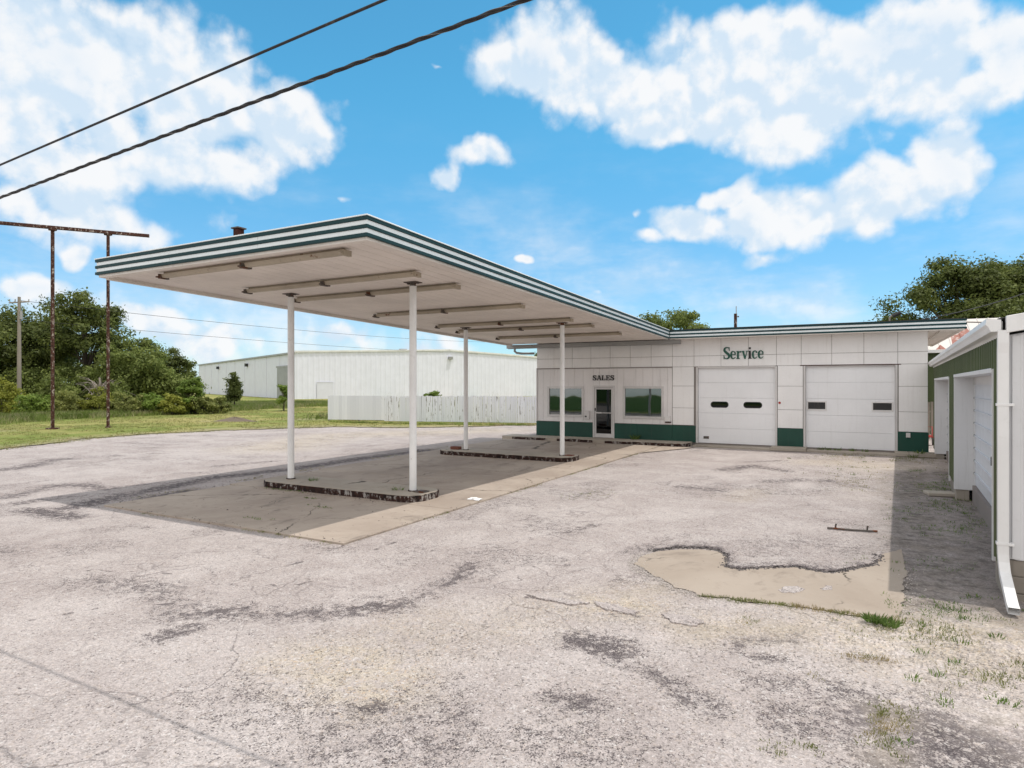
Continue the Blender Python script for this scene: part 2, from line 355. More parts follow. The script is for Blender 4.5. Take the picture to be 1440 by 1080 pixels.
# worn marks of the lot: (polyline, half width, strength)
DARK = [
 ([(-6.42,4.3),(-6.16,4.53),(-5.69,4.7),(-5.25,4.98),(-4.84,5.31),(-4.52,5.64)], .22, .8),
 ([(-6.17,4.58),(-5.97,4.79)], .16, 1.0), ([(-5.98,3.81),(-5.95,4.14)], .14, .9), ([(-8.54,4.47),(-7.92,4.65),(-7.44,4.72),(-6.68,4.51)], .28, .5),
 ([(-4.98,5.18),(-4.89,5.36),(-4.67,5.58)], .16, 1.0), ([(-4.51,6.45),(-4.49,6.72),(-4.68,7.5)], .16, 1.0), ([(-4.52,5.64),(-4.53,6.04),(-4.51,6.45)], .2, .5),
 ([(-2.38,5.72),(-2.21,5.71),(-1.96,5.63)], .2, 1.1), ([(-2.04,5.81),(-1.96,5.85)], .08, 1.0), ([(-2.06,5.52),(-1.72,5.42),(-1.33,5.23),(-1.17,5.01)], .12, .7),
 ([(-2.1,4.61),(-1.84,4.64)], .14, .9), ([(-3.35,3.71),(-3.19,3.8)], .12, 1.0), ([(-2.7,4.05),(-2.62,4.07)], .08, 1.0),
 ([(-3.25,3.35),(-2.8,3.49),(-2.49,3.56)], .45, .45), ([(-4.31,3.36),(-3.7,3.44)], .4, .35), ([(-1.94,3.96),(-1.45,4.04)], .4, .4),
 ([(-1.07,6.3),(-0.92,6.58),(-0.56,6.77)], .13, .8), ([(-1.07,6.3),(-0.86,6.14),(-0.65,6.15)], .10, .8), ([(-0.47,5.09),(-0.23,5.13),(-0.1,5.24)], .22, .75),
 ([(0.22,5.35),(0.39,5.34),(0.59,5.35)], .42, 1.1), ([(-1.22,5.11),(-1.02,5)], .14, .8), ([(0.23,4.82),(0.47,4.87)], .35, .9),
 ([(-0.68,5.68),(-0.16,5.76),(0.23,5.71)], .25, .45), ([(-3.52,19.01),(-2.86,20.48),(-1.88,19.57)], .28, .9), ([(-3.19,21.31),(-2.24,22.26)], .22, .6), ([(-2.08,17.34),(-1.39,17.99)], .3, .7),
 ([(-3.68,15.44),(-2.96,15.36)], .3, .8), ([(-0.74,18.07),(0.05,17.48)], .35, .9), ([(-2.07,15.4),(-1.63,15.43)], .15, .6), ([(-1.03,16.19),(-0.73,16.13)], .18, .5),
 ([(-2.79,10.05),(-2.5,10.49)], .18, .3), ([(-1.45,10.38),(-0.79,10.89),(-0.2,10.81)], .5, .35), ([(-2.99,9.06),(-2.77,9.6),(-2.2,10.12)], .22, .55),
 ([(-21.71,9.08),(-21.91,9.88),(-23.07,11.33)], .35, 1.0), ([(-23.07,11.33),(-22.45,12.61),(-21.98,13.89)], .12, .7), ([(-16.39,7.05),(-17.21,8.17),(-16.92,8.7),(-15.68,8.64)], .3, .9),
 ([(-15.25,6.62),(-15.29,7.16),(-15.22,7.69)], .2, .8), ([(-15.63,8.67),(-15.46,9.5),(-15.05,10.26)], .12, .6), ([(-14.25,6.49),(-13.43,6.47),(-12.85,6.49)], .28, 1.2),
 ([(-13.9,7.02),(-14.41,8.77),(-14.96,11.01),(-14.55,13.34),(-14.57,15.31),(-14.3,19.5)], .33, 1.15), ([(-13.39,8.39),(-13.61,9.31)], .35, 1.2),
 ([(-27.13,15.82),(-24.83,15.99)], .25, .5), ([(-28.36,19.4),(-27.61,20.31)], .2, .8), ([(-24.56,14.81),(-23.96,15.14)], .15, .8), ([(-16.95,12.59),(-16.73,13.29),(-16.46,14.27)], .25, .6),
 ([(-11.15,6.6),(-10.71,6.58)], .12, .5), ([(-11.33,4.74),(-10.9,4.69)], .25, .5), ([(-5.6,6.99),(-5.72,7.8)], .3, .25), ([(-7.37,7.14),(-6.69,7.18)], .2, .4),
 ([(-5.5,13),(-5.33,13.84)], .35, .45), ([(-4.28,9.8),(-4.06,10.54)], .06, .9),
]
CRACK = [
 [(-3.4,6.57),(-2.96,6.59),(-2.41,6.48),(-2.08,6.57)], [(-1.91,6.76),(-1.73,6.62),(-1.43,6.61)], [(-6.79,6.07),(-6.92,7.05),(-6.96,8.45)], [(-6.84,5.21),(-6.19,5.53),(-5.86,6.03)],
 [(-7.66,3.2),(-7.53,3.59),(-7.29,4.12),(-6.76,4.52)], [(-6.72,3.03),(-6.74,3.34),(-6.78,3.69)], [(-4.52,5.64),(-4.47,6.1),(-4.5,6.58),(-4.81,7.71)], [(-4.83,8.38),(-4.53,9.38),(-4.3,10.15),(-4.06,10.73)],
 [(-3.32,18.45),(-3.21,20.1),(-1.64,20.04)], [(-0.32,5.91),(-0.07,6.49),(0.13,6.51)], [(-0.27,5.91),(0.04,5.8),(0.36,5.6)], [(0.13,6.6),(0.48,6.62),(0.66,6.34)],
 [(-1.48,6.07),(-1.21,6.04),(-0.68,6.14)], [(-1.91,5.48),(-1.55,5.36),(-1.14,5.02)], [(-6.42,8.75),(-6.37,7.94),(-6.29,6.61)], [(-10.34,4.32),(-9.03,4.73),(-7.77,5.2)],
 [(0.17,10.15),(0.23,10.96),(0.43,11.66)], [(-2.09,9.88),(-2.35,9.64),(-2.73,9.25)], [(-2.67,4),(-2.98,3.72),(-3.42,3.52)], [(-4.84,2.27),(-4.79,2.44)],
]
TAN = [([(-4.23,4.22),(-3.93,4.21),(-3.58,4.1)], .5, .9), ([(-2.51,6.73),(-2.3,6.85)], .4, 1.0), ([(-3.24,5.62),(-2.99,6.47),(-2.27,7.28)], .5, .45), ([(-3.89,4.85),(-3.74,5.35)], .7, .4),
       ([(0.42,7.41),(1.01,7.53)], 1.0, .8), ([(-0.62,22.5),(0.72,22.24)], 1.2, .8), ([(-1.34,6.66),(-0.69,6.8),(-0.07,7.14)], .4, .6), ([(-19.87,17.06),(-22.15,22.8),(-16.93,29.41)], 1.6, .9), ([(-2.31,14.44),(-2.17,15.56)], .4, .5)]
GRAV = [([(1.05,16.28),(2.11,26.28)], 1.3, 1.0), ([(0.53,7.27),(0.73,10.06),(1.17,14.6)], .55, .9), ([(1.38,8.14),(1.03,7.74),(0.75,7.8)], .7, 1.0), ([(1.17,6.62),(0.93,6.95),(0.59,7.3)], .7, 1.0), ([(1.04,5.92),(1.02,6.54)], .5, .9),
        ([(-1.57,6.43),(-0.95,6.77),(-0.19,7.01),(0.28,7.04)], .28, .9), ([(0.18,5.56),(0.12,4.9)], .18, .8), ([(-2.49,7.16),(-2.12,7.66)], .2, .6)]
SLABX0, SLABX1 = -13.35, -6.93
xs = np.concatenate([np.arange(-80,-22,.6), np.arange(-22,-10,.2), np.arange(-10,3.2,.11), np.arange(3.2,16,.6)])
ys = np.concatenate([np.arange(-15,2.4,.6), np.arange(2.4,14,.11), np.arange(14,37.5,.25)])
nx, ny = len(xs), len(ys)
XX, YY = np.meshgrid(xs, ys); P = np.stack([XX.ravel(), YY.ravel()], 1)
jit = (vnoise(P, 1.3, 3) - .5)*.25 + (vnoise(P, 4, 5) - .5)*.16
def soft(lst):
    r = np.zeros(len(P))
    for pts, w, s in lst:
        d = seg_dist(P, pts) + jit*w*1.6; r = np.maximum(r, s*np.clip(1.25 - d/w*.75, 0, 1)**1.2)
    return np.clip(r, 0, 1.3)
a_dark = soft(DARK); a_tan = soft(TAN); a_grav = soft(GRAV)
SOIL_SHADE = [([(2.04,21.21),(1.79,16.68),(1.55,11.32),(1.44,8.89)], .85, 1.0), ([(1.26,20.79),(0.94,14.47),(0.63,8.72)], .6, 1.1)]  # dark dirt by the garage, also deepening its shadow in the colour
a_soil_shade = soft(SOIL_SHADE)
a_dark = np.maximum(a_dark, .3*(vnoise(P, .55, 9)*vnoise(P, 1.7, 4) > .42))
a_crack = np.full(len(P), 1.0)
for pts in CRACK: a_crack = np.minimum(a_crack, seg_dist(P, pts))
zz = (vnoise(P, .5, 21) - .5)*.012 + (vnoise(P, 1.6, 22) - .5)*.006
zz -= .012*np.clip(a_dark, 0, 1)
me = bpy.data.meshes.new('asphalt_lot')
V = np.column_stack([P, zz - .012])
ii = (np.arange(ny-1)[:,None]*nx + np.arange(nx-1)[None,:]).ravel()
F = np.stack([ii, ii+1, ii+1+nx, ii+nx], 1)
me.vertices.add(len(V)); me.vertices.foreach_set('co', V.astype(np.float32).ravel())
me.loops.add(F.size); me.loops.foreach_set('vertex_index', F.astype(np.int32).ravel())
me.polygons.add(len(F)); me.polygons.foreach_set('loop_start', np.arange(0, F.size, 4, dtype=np.int32))
me.polygons.foreach_set('use_smooth', np.ones(len(F), bool)); me.update(calc_edges=True)
for nm, arr in (('dark', a_dark), ('crack', a_crack), ('tan', a_tan), ('gravel', a_grav), ('soil', a_soil_shade)):  # soil holds dirt and painted garage shade together
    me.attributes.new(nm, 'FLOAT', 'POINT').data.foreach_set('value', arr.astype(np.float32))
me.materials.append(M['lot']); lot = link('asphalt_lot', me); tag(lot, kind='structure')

def flat_poly(name, poly, z, mat, thick=0):
    from mathutils.geometry import tessellate_polygon
    tris = tessellate_polygon([[Vector((x, y, 0)) for x, y in poly]]); n = len(poly)
    v = [(x, y, z) for x, y in poly]; f = []
    for t in tris:
        a, b, c = (Vector(v[i]) for i in t)
        f.append(tuple(t) if (b-a).cross(c-a).z > 0 else tuple(reversed(t)))
    if thick:
        v += [(x, y, z-thick) for x, y in poly]
        area = sum(poly[i][0]*poly[(i+1)%n][1] - poly[(i+1)%n][0]*poly[i][1] for i in range(n))
        for i in range(n):
            j = (i+1) % n; f.append((i, n+i, n+j, j) if area > 0 else (i, j, n+j, n+i))
    o = MB().add(v, f).build(name, mat); return o
def ragged(poly, step, amp, seed, closed=True):
    """a polygon outline broken up at a fine step"""
    r = random.Random(seed); out = []; n = len(poly); ph = [r.uniform(0, 6.28) for _ in range(4)]; s = 0
    for i in range(n if closed else n-1):
        a = Vector(poly[i]); b = Vector(poly[(i+1) % n]); L = (b-a).length; k = max(1, int(L/step)); d = (b-a)/max(L, 1e-6); nrm = Vector((-d.y, d.x))
        for j in range(k):
            q = a + (b-a)*j/k; s += L/k
            w = amp*(.5*math.sin(s*1.9+ph[0]) + .35*math.sin(s*5.3+ph[1]) + .25*math.sin(s*13+ph[2]) + r.uniform(-.35, .35))
            out.append(tuple(q + nrm*w))
    if not closed: out.append(tuple(poly[-1]))
    return out
# exposed old concrete where the asphalt has broken away
pt_top = [(-2.72,8.49),(-2.75,8.8),(-2.66,9.15),(-2.38,9.53),(-2.07,9.7),(-1.86,9.67),(-1.69,9.46),(-1.62,9.16),(-1.61,8.9),(-1.41,8.85),(-1.13,9.05),(-0.76,9.32),(-0.5,9.24),(-0.32,9.27),(-0.1,9.57),(0.15,9.97),(0.25,10.61),(0.52,11.12)]
pt_rest = [(0.48,9.93),(0.4,7.7),(-0.08,7.71),(-0.78,7.71),(-1.22,7.65),(-1.64,7.54),(-1.97,7.71),(-2.27,8),(-2.5,8.15)]
patch = flat_poly('exposed_concrete', ragged(pt_top, .06, .035, 3, False) + ragged(pt_rest + [pt_top[0]], .05, .06, 4, False)[:-1], -.0005, M['patch']); tag(patch, kind='structure')
# broken edge of the upper asphalt course: a real lip that tapers back into the lot
edge = ragged([(-2.73,9.25),(-2.41,9.66),(-2.1,9.82),(-1.87,9.81),(-1.68,9.55),(-1.6,9.21),(-1.59,8.98),(-1.41,8.93),(-1.14,9.12),(-0.77,9.39),(-0.51,9.31),(-0.32,9.34),(-0.1,9.65),(0.12,10),(0.22,10.59)], .045, .03, 8, False)
mb = MB(); vs = []; n = len(edge)
for i, (x, y) in enumerate(edge):
    k = math.sin(math.pi*min(1, i/n*6, (n-i)/n*6)/2); h = (.006 + .012*rnd.random())*k + .002
    vs += [(x, y - .02*rnd.random(), .004), (x, y, h), (x + .03, y + .10, h*.95), (x + .06, y + .7, -.012)]
mb.add(vs, [(4*i+q, 4*i+4+q, 4*i+5+q, 4*i+1+q) for i in range(n-1) for q in range(3)])
lip = mb.build('asphalt_edge', M['lot'])
for nm, val in (('dark', 0), ('crack', 1), ('tan', 0), ('gravel', 0)):
    at_ = lip.data.attributes.new(nm, 'FLOAT', 'POINT')
    at_.data.foreach_set('value', np.array([(1.3 if i % 4 < 2 else (.5 if i % 4 == 2 else 0)) if nm == 'dark' else val for i in range(len(lip.data.vertices))], np.float32))
tag(lip, kind='structure')
# two leftover islands of asphalt on the exposed concrete, and lifted chunks along the old crack
for pts, seed in (([(-0.9,8.2),(-0.81,8.41),(-0.66,8.49),(-0.59,8.37),(-0.67,8.18),(-0.83,8.09)], 5), ([(-0.45,8.54),(-0.39,8.69),(-0.32,8.67),(-0.32,8.52),(-0.4,8.45)], 6),
                  ([(-2.65,6.77),(-2.35,6.75),(-2.09,6.71),(-2.1,6.58),(-2.45,6.57)], 7), ([(-1.87,6.73),(-1.63,6.82),(-1.46,6.75),(-1.5,6.57),(-1.71,6.55)], 8), ([(-3.43,6.62),(-3.02,6.72),(-2.66,6.7),(-2.86,6.55),(-3.21,6.54)], 9)):
    o = flat_poly('asphalt_remnant', ragged(pts, .03, .045, seed), .004, M['lot'], .035)
    for nm, val in (('dark', .15), ('crack', 1), ('tan', 0), ('gravel', 0)):
        o.data.attributes.new(nm, 'FLOAT', 'POINT').data.foreach_set('value', np.full(len(o.data.vertices), val, np.float32))
    tag(o, kind='structure')
# drive slab under the canopy, cast in bays
Y0, Y1 = 7.33, 24.9
mb = MB(); bx = [SLABX0, -10.1, SLABX1]; by = [Y0, 10.35, 13.4, 16.9, 20.4, Y1]
for i in range(2):
    for j in range(5):
        x0, x1 = bx[i] + .012, bx[i+1] - .012; y0, y1 = by[j] + .012, by[j+1] - .012
        if i == 0: x0 -= j*.14
        mb.hexa([(x0,y0,-.1),(x1,y0,-.1),(x1,y1,-.1),(x0,y1,-.1)] + [(x0,y0,.022+.004*rnd.random()),(x1,y0,.02),(x1,y1,.022),(x0,y1,.022)])
tag(mb.build('concrete_slab', M['slab'], bevel=.006), kind='structure')
# the small apron to the right of the slab in front of the walk
ap = flat_poly('concrete_apron', [(-6.9,22.0),(-5.9,24.2),(-5.6,25.0),(-6.9,25.0)], .018, M['slab']); tag(ap, kind='structure')
# sill in front of the service doors
tag(MB().box(-5.8,2.35,25.35,26.4,-.1,.06).build('door_sill', M['walk'], bevel=.01), kind='structure')
mb = MB(); mb.box(-2.95,-1.75,25.25,25.9,0,.13); mb.box(1.0,2.35,25.25,25.95,0,.13); tag(mb.build('concrete_step', M['walk'], bevel=.015), kind='structure')
# raised walk in front of the sales office, rounded right end
arc = [(-6.55 + .62*math.cos(t), 25.5 + .62*math.sin(t)) for t in np.linspace(-math.pi/2, 0, 9)]
tag(MB().prism([(-14.1,24.88)] + arc + [(-5.93,25.9),(-14.1,25.9)], -.05, .15).build('walkway', M['walk'], bevel=.01), kind='structure')
wc = MB(); path = [(-14.1,24.86)] + [(x+.0, y-.02) for x, y in arc]
for i, (a, b) in enumerate(zip(path[:-1], path[1:])):
    ns = 14 if i == 0 else 1
    for k in range(ns):
        if i == 0 and k in (0, 4, 8): continue      # rusted away
        p = Vector(a).lerp(Vector(b), k/ns); q = Vector(a).lerp(Vector(b), (k+1)/ns); d = (q-p).normalized(); nn = Vector((d.y, -d.x))*(.012+.012*rnd.random())
        h = .138 - .02*rnd.random()
        wc.hexa([(*(p+nn),0),(*(q+nn),0),(*q,0),(*p,0),(*(p+nn),h),(*(q+nn),h),(*q,h),(*p,h)])
tag(wc.build('walkway_edge', M['curb']), kind='structure')

# lawn, laid a little proud of the lot with a worn edge
edge_px = [(-28.32,11.84),(-29.13,13.65),(-30.48,15.98),(-30.64,18.65),(-29.7,21.84),(-27.92,24.95),(-26.36,27.13),(-22.78,28.41),(-20.32,30.43),(-18.81,32.68),(-16.89,34.47)]
lawn_edge = ragged([(-120,2),(-60,4.5),(-40,6),(-31,8.5)] + edge_px + [(-13.5,36.5),(-8,37.5),(12,38)], .35, .28, 12, False)
lawn_poly = lawn_edge + [(60,38),(60,130),(-260,130),(-260,2)]
xs2 = np.arange(-90, 20, .7); ys2 = np.arange(3, 60, .7)
lw = flat_poly('lawn', lawn_poly, .02, M['lawn'])
# the worn-mask needs vertices: refine by bisecting long edges near the lot
import bmesh
bm = bmesh.new(); bm.from_mesh(lw.data)
for _ in range(7):
    es = [e for e in bm.edges if e.calc_length() > 1.6 and min((v.co - Vector((-28,26,0))).length for v in e.verts) < 60 or (e.calc_length() > 12 and e.calc_length() < 400 and ((e.verts[0].co+e.verts[1].co)/2 - Vector((-28,26,0))).length < 60)]
    if not es: break
    bmesh.ops.subdivide_edges(bm, edges=es, cuts=1); bmesh.ops.triangulate(bm, faces=bm.faces[:])
bm.to_mesh(lw.data); bm.free()
LP = np.array([(v.co.x, v.co.y) for v in lw.data.vertices])
dry = np.clip(1.15 - seg_dist(LP, [(-29.7,21.84),(-27.92,24.95),(-26.36,27.13),(-22.78,28.41),(-20.32,30.43),(-16.89,34.47)])/1.9, 0, 1)
dry = np.maximum(dry, .8*np.clip(1.1 - seg_dist(LP, [(-37.39,26.98),(-36.33,29.42)])/.7, 0, 1)); dry = np.maximum(dry, .9*np.clip(1.1 - seg_dist(LP, [(-38.88,16.26),(-39.08,16.72)])/.8, 0, 1))
dry = np.maximum(dry, .9*np.clip(1.2 - seg_dist(LP, [(-33.16,31.15),(-33.86,32.78)])/1., 0, 1)); dry = np.maximum(dry, .75*np.clip(1.2 - seg_dist(LP, edge_px)/1.3, 0, 1))
lw.data.attributes.new('dry', 'FLOAT', 'POINT').data.foreach_set('value', dry.astype(np.float32)); tag(lw, kind='structure')
# the low heap of dug-out soil on the lawn
mb = MB(); cx, cy = [(-36.11,28.13)][0]; vs = []; fs = []
for i in range(9):
    for k in range(28):
        t = 2*math.pi*k/28; r = i/8; a = 1 + .25*math.sin(3*t+1) + .15*math.sin(5*t)
        vs.append((cx + 1.5*r*a*math.cos(t), cy + .8*r*a*math.sin(t), .015 + .22*(1-r*r)**1.3*(1 + .3*math.sin(7*t+3*r))))
for i in range(8):
    for k in range(28): fs.append((i*28+k, (i+1)*28+k, (i+1)*28+(k+1)%28, i*28+(k+1)%28))
tag(mb.add(vs, fs, True).build('soil_heap', M['dirt']), 'low brown heap of bare soil on the lawn', 'dirt heap')

# ------------------------------------------------------------------ small plants on the ground
def blades(centres, nb, h, w, spread, lean=.8, hvar=.5):
    n = len(centres)*nb; c = np.repeat(np.asarray(centres, float), nb, 0)
    ang = npr.uniform(0, 2*np.pi, n); rr = spread*np.sqrt(npr.uniform(0, 1, n)); hh = h*npr.uniform(1-hvar, 1+hvar, n)
    if c.shape[1] == 2: c = np.column_stack([c, np.zeros(n)])
    b = c + np.column_stack([rr*np.cos(ang), rr*np.sin(ang), np.zeros(n)])
    a2 = ang + npr.uniform(-1, 1, n); ln = lean*npr.uniform(.1, 1, n)
    d = np.column_stack([np.cos(a2)*ln, np.sin(a2)*ln, np.ones(n)]); d /= np.linalg.norm(d, axis=1)[:,None]
    f = npr.uniform(0, 2*np.pi, n); s = np.column_stack([np.cos(f), np.sin(f), np.zeros(n)])*w*npr.uniform(.6, 1.3, n)[:,None]
    mid = b + d*(hh*.55)[:,None]; tip = b + d*hh[:,None] + np.column_stack([np.cos(a2), np.sin(a2), -.35*np.ones(n)])*(hh*.28*ln/ max(lean,.01))[:,None]
    return np.stack([b - s, b + s, mid + s*.7, tip, mid - s*.7], 1).reshape(-1, 3)
def along(pts, n, amp):
    out = []; L = [math.dist(a, b) for a, b in zip(pts[:-1], pts[1:])]
    for _ in range(n):
        t = npr.uniform(0, sum(L))
        for (a, b), l in zip(zip(pts[:-1], pts[1:]), L):
            if t <= l: out.append((a[0]+(b[0]-a[0])*t/l + npr.normal(0, amp), a[1]+(b[1]-a[1])*t/l + npr.normal(0, amp))); break
            t -= l
    return out
def clumped(pts, n, amp, keep=.55, scale=1.5, seed=1):
    q = np.array(along(pts, n, amp)); return q[vnoise(q, scale, seed) > keep]
W = [];  G = []
W.append(blades(clumped([(-1.64,7.54),(-1.07,7.63),(-0.63,7.68),(-0.08,7.69),(0.39,7.69)], 210, .035, .3), 7, 0.025, 0.0035, .04))
W.append(blades(clumped([(-1.11,24.52),(0.78,24.36),(1.9,26.16)], 420, .5, .42), 6, 0.033, 0.0042, .07))
W.append(blades(clumped([(-0.41,21.63),(0.41,16.97)], 300, .7, .45, 2), 6, 0.028, 0.0042, .08))
W.append(blades(clumped([(1.12,6.59),(0.93,6.95),(0.67,7.54),(0.53,8.14)], 330, .35, .55, 2.2), 8, 0.028, 0.0035, .06))
W.append(blades(clumped([(1.07,6.05),(1.01,6.68),(0.81,7.33)], 200, .22, .55, 3, 4), 8, 0.028, 0.0035, .06))
W.append(blades(clumped([(-0.27,5.95),(0.02,5.83),(0.18,5.56),(0.14,4.91)], 150, .07, .5, 3), 8, 0.022, 0.0035, .04))
W.append(blades(clumped([(-0.09,6.48),(0.1,6.57),(0.27,6.59)], 40, .04, .3, 3), 8, 0.019, 0.0035, .04))
W.append(blades(along([(-1.07,6.92),(-0.98,7.03)], 12, .05), 8, 0.022, 0.0035, .05)); W.append(blades(along([(-0.58,4.61),(-0.47,4.65)], 10, .05), 8, 0.019, 0.0035, .04)); W.append(blades(along([(-0.34,4.74),(-0.26,4.74)], 10, .05), 8, 0.019, 0.0035, .04))
W.append(blades(clumped([(-13.6,7.6),(-14.0,15),(-14.2,22)], 260, .10, .5), 6, 0.028, 0.0042, .06)); W.append(blades(clumped([(-6.92,7.4),(-6.93,15),(-6.93,24)], 420, .05, .55, 1.2), 7, 0.028, 0.0035, .05)); W.append(blades(clumped([(-13.3,7.28),(-7,7.32)], 130, .04, .5), 6, 0.022, 0.0035, .04))
W.append(blades(clumped(edge_px, 2400, .30, .42, .8), 5, 0.039, 0.0056, .12)); W.append(blades(clumped([(1.15,25.75),(1.74,22.8)], 90, .3, .4), 6, 0.033, 0.0042, .08))
W.append(blades(along([(-5.53,12.68),(-5.18,13.92)], 60, .25), 6, 0.017, 0.0035, .05)); W.append(blades(along([(-11.96,20.78),(-4.95,24.61)], 30, .3), 6, 0.017, 0.0035, .05))
G.append(blades(clumped([(1.58,21.8),(1.7,17.68),(1.68,14.14),(1.65,12.32)], 330, .35, .5, 1.3), 9, 0.033, 0.0049, .09)); G.append(blades(clumped([(1.2,8.51),(0.94,7.9),(0.8,8.29)], 130, .3, .5, 2), 8, 0.028, 0.0042, .06))
G.append(blades(clumped([(1.05,16.28),(0.86,11.89),(0.61,8.44)], 200, .4, .55, 1.6), 7, 0.028, 0.0042, .07))
for u, px_ in enumerate([(0.84,7.35),(0.47,6.91),(1.13,7.66),(0.73,6.76),(0.57,6.44),(0.38,6.26),(0.56,7.7),(0.93,8.36),(1.13,9),(0.91,6.14),(1,6.13),(0.57,5.89),(0.25,5.11),(-0.57,20.63),(-0.2,19.52),(0.07,22.88),(-2.08,22.79),(-11.92,11.31),(-13.26,10.33)]): G.append(blades([px_], 22, 0.039, 0.0049, .07))
for x, y in ((-11.1,10.37),(-11.5,10.36),(-11.85,10.35),(-9.3,9.3),(-10.2,9.9),(-9.6,7.9)): G.append(blades(np.array([(x, y, .02)]) + np.column_stack([npr.normal(0,.18,7), npr.normal(0,.05,7), np.zeros(7)]), 10, 0.028, .005, .05))
G.append(blades([(-1.3, 25.85, .06), (-1.05, 25.85, .06), (-.75, 25.86, .06), (-.3, 25.86, .06), (.1, 25.86, .06)], 22, .09, .012, .12))
for x, y in ((-11.35,11.0),(-8.75,10.9)): G.append(blades([(x, y, .17)]*2, 16, .07, .007, .12))
tag(link('dry_weeds', fast_mesh('dry_weeds', np.concatenate(W) , 5, M['weed'])), kind='stuff'); tag(link('green_weeds', fast_mesh('green_weeds', np.concatenate(G), 5, M['weed_green'])), kind='stuff')
wc_ = [(0.17,7.53)][0]
o = link('weed_clump', fast_mesh('weed_clump', blades([(wc_[0], wc_[1], .005), (wc_[0]-.08, wc_[1]+.02, .005), (wc_[0]+.08, wc_[1]-.03, .005)], 60, .075, .010, .07, .9), 5, M['weed_green'])); tag(o, 'bushy green weed at the corner of the exposed concrete patch', 'weed')
o = link('weed_clump', fast_mesh('weed_clump', blades([(-8.25, 25.75, .15)], 46, .2, .016, .13, .8), 5, M['weed_green'])); tag(o, 'green weed against the green wall base below the right sales window', 'weed')
o = link('weed_clump', fast_mesh('weed_clump', blades([(1.5, 25.2, .0), (1.7, 25.3, .13)], 30, .11, .012, .14, .9), 5, M['weed_green'])); tag(o, 'small weed at the step below the wall box at the right pillar', 'weed')
# lawn blades and the unmown strip
q = np.column_stack([npr.uniform(-75, -12, 90000), npr.uniform(8, 48, 90000)]); q = q[in_poly(q, lawn_poly)]; q = q[(vnoise(q, .7, 2) > .3)][:32000]
tag(link('mown_grass', fast_mesh('mown_grass', blades(np.column_stack([q, np.full(len(q), .02)]), 3, .05, .012, .12, .8), 5, M['lawn_blade'])), kind='stuff')
TG = along([(-47.14,17.57),(-50.1,20.95),(-50.53,23.67),(-50.09,27.26),(-50.59,30.8),(-51.15,34.87),(-52.66,41.03),(-54.54,48.72)], 5200, 1.3)
TG += along([(-61.15,47.64),(-60.18,53.77),(-53.87,54.32)], 3600, 3.0) + along([(-33,33.5),(-17,37.5)], 1200, .8)
tag(link('tall_grass', fast_mesh('tall_grass', np.concatenate([blades(TG, 7, .42, .018, .35, .5), blades(along([(-29.85,30.22),(-22.87,31.2),(-16.89,33.72)], 500, .10), 6, .13, .012, .12)]), 5, M['tall_grass'])), kind='stuff')
# loose stones
def stones(c, smin, smax):
    n = len(c); s = npr.uniform(smin, smax, n)[:,None]; base = np.array([(1,0,0),(-.5,.87,0),(-.5,-.87,0),(0,0,.8)])
    a = npr.uniform(0, 6.28, n); ca, sa = np.cos(a), np.sin(a); st = npr.uniform(.6, 1.4, (n, 1))
    v = []
    for b in base:
        x, y = b[0]*st[:,0], b[1]; v.append(np.column_stack([ca*x - sa*y, sa*x + ca*y, np.full(n, b[2])*npr.uniform(.5, 1.1, n)])*s + c)
    tri = [(0,1,3),(1,2,3),(2,0,3)]
    return np.stack([v[i] for t in tri for i in t], 1).reshape(-1, 3)
sc = np.array(along([(1.12,6.59),(0.93,6.95),(0.67,7.54)], 2000, .4) + along([(-4.09,4.21),(-3.89,4.85),(-3.24,5.62),(-2.44,6.77),(-1.32,6.56),(0.23,7.01)], 2600, .35) + along(pt_rest[5:] + pt_top[:3], 1500, .07) + along(pt_rest[:2], 500, .09) + along([(-4.26,3.13),(-2.39,4.16),(0.4,5.57)], 2600, .9))
sc = np.column_stack([sc, np.full(len(sc), -.004)])
mst, t_ = newmat('loose_stone'); isl = t_.n('NewGeometry').outputs['Random Per Island']; t_.out(t_.bsdf(t_.mix(isl, (.24,.215,.20), (.56,.51,.47)), .9))
cr = np.array(along(edge, 900, .035)); cr = np.column_stack([cr[:,0], cr[:,1]-.03, np.full(len(cr), -.002)])
mcr, t_ = newmat('asphalt_crumb'); isl = t_.n('NewGeometry').outputs['Random Per Island']; t_.out(t_.bsdf(t_.mix(isl, (.035,.03,.032), (.20,.18,.175)), .95))
cs = np.array(along([(-13.4,7.4),(-13.9,14),(-14.3,22)], 420, .16) + along([(-12.6,10.3),(-8.1,10.3)], 150, .10) + along([(-6.95,7.4),(-6.95,22)], 120, .06) + along([(-13.2,7.4),(-7,7.4)], 90, .07) + along([(-12,8.5),(-8,9.5)], 60, .7)); cs = np.column_stack([cs, np.full(len(cs), .021)])
tag(link('asphalt_crumbs', fast_mesh('asphalt_crumbs', np.concatenate([stones(cr, .008, .028), stones(cs, .005, .02)]), 3, mcr)), kind='stuff')
tag(link('loose_stones', fast_mesh('loose_stones', stones(sc, .004, .013), 3, mst)), kind='stuff')

# ------------------------------------------------------------------ canopy
XL, XC, YF, YI, XR = -13.99, -6.66, 7.55, 25.13, 2.98
ZS = 4.243
zb = lambda y: ZS - .0271*(y - YI)
HF = .315
can = empty('canopy', (-10.3, 7.55, 0)); tag(can, 'long flat white canopy with green striped edge on four white posts over the forecourt', 'canopy')
O_ = Vector(can.location)
class LB(MB):   # shapes given in world coordinates, parented under an empty
    def put(s, name, mat, root, bevel=0):
        inv = (Matrix.Translation(root.location) @ Matrix.Rotation(root.rotation_euler.z, 4, 'Z')).inverted()
        s.v = [tuple(inv @ Vector(v)) for v in s.v]; return s.build(name, mat, root, bevel)
fz = lambda k: (lambda y: zb(y) + k)
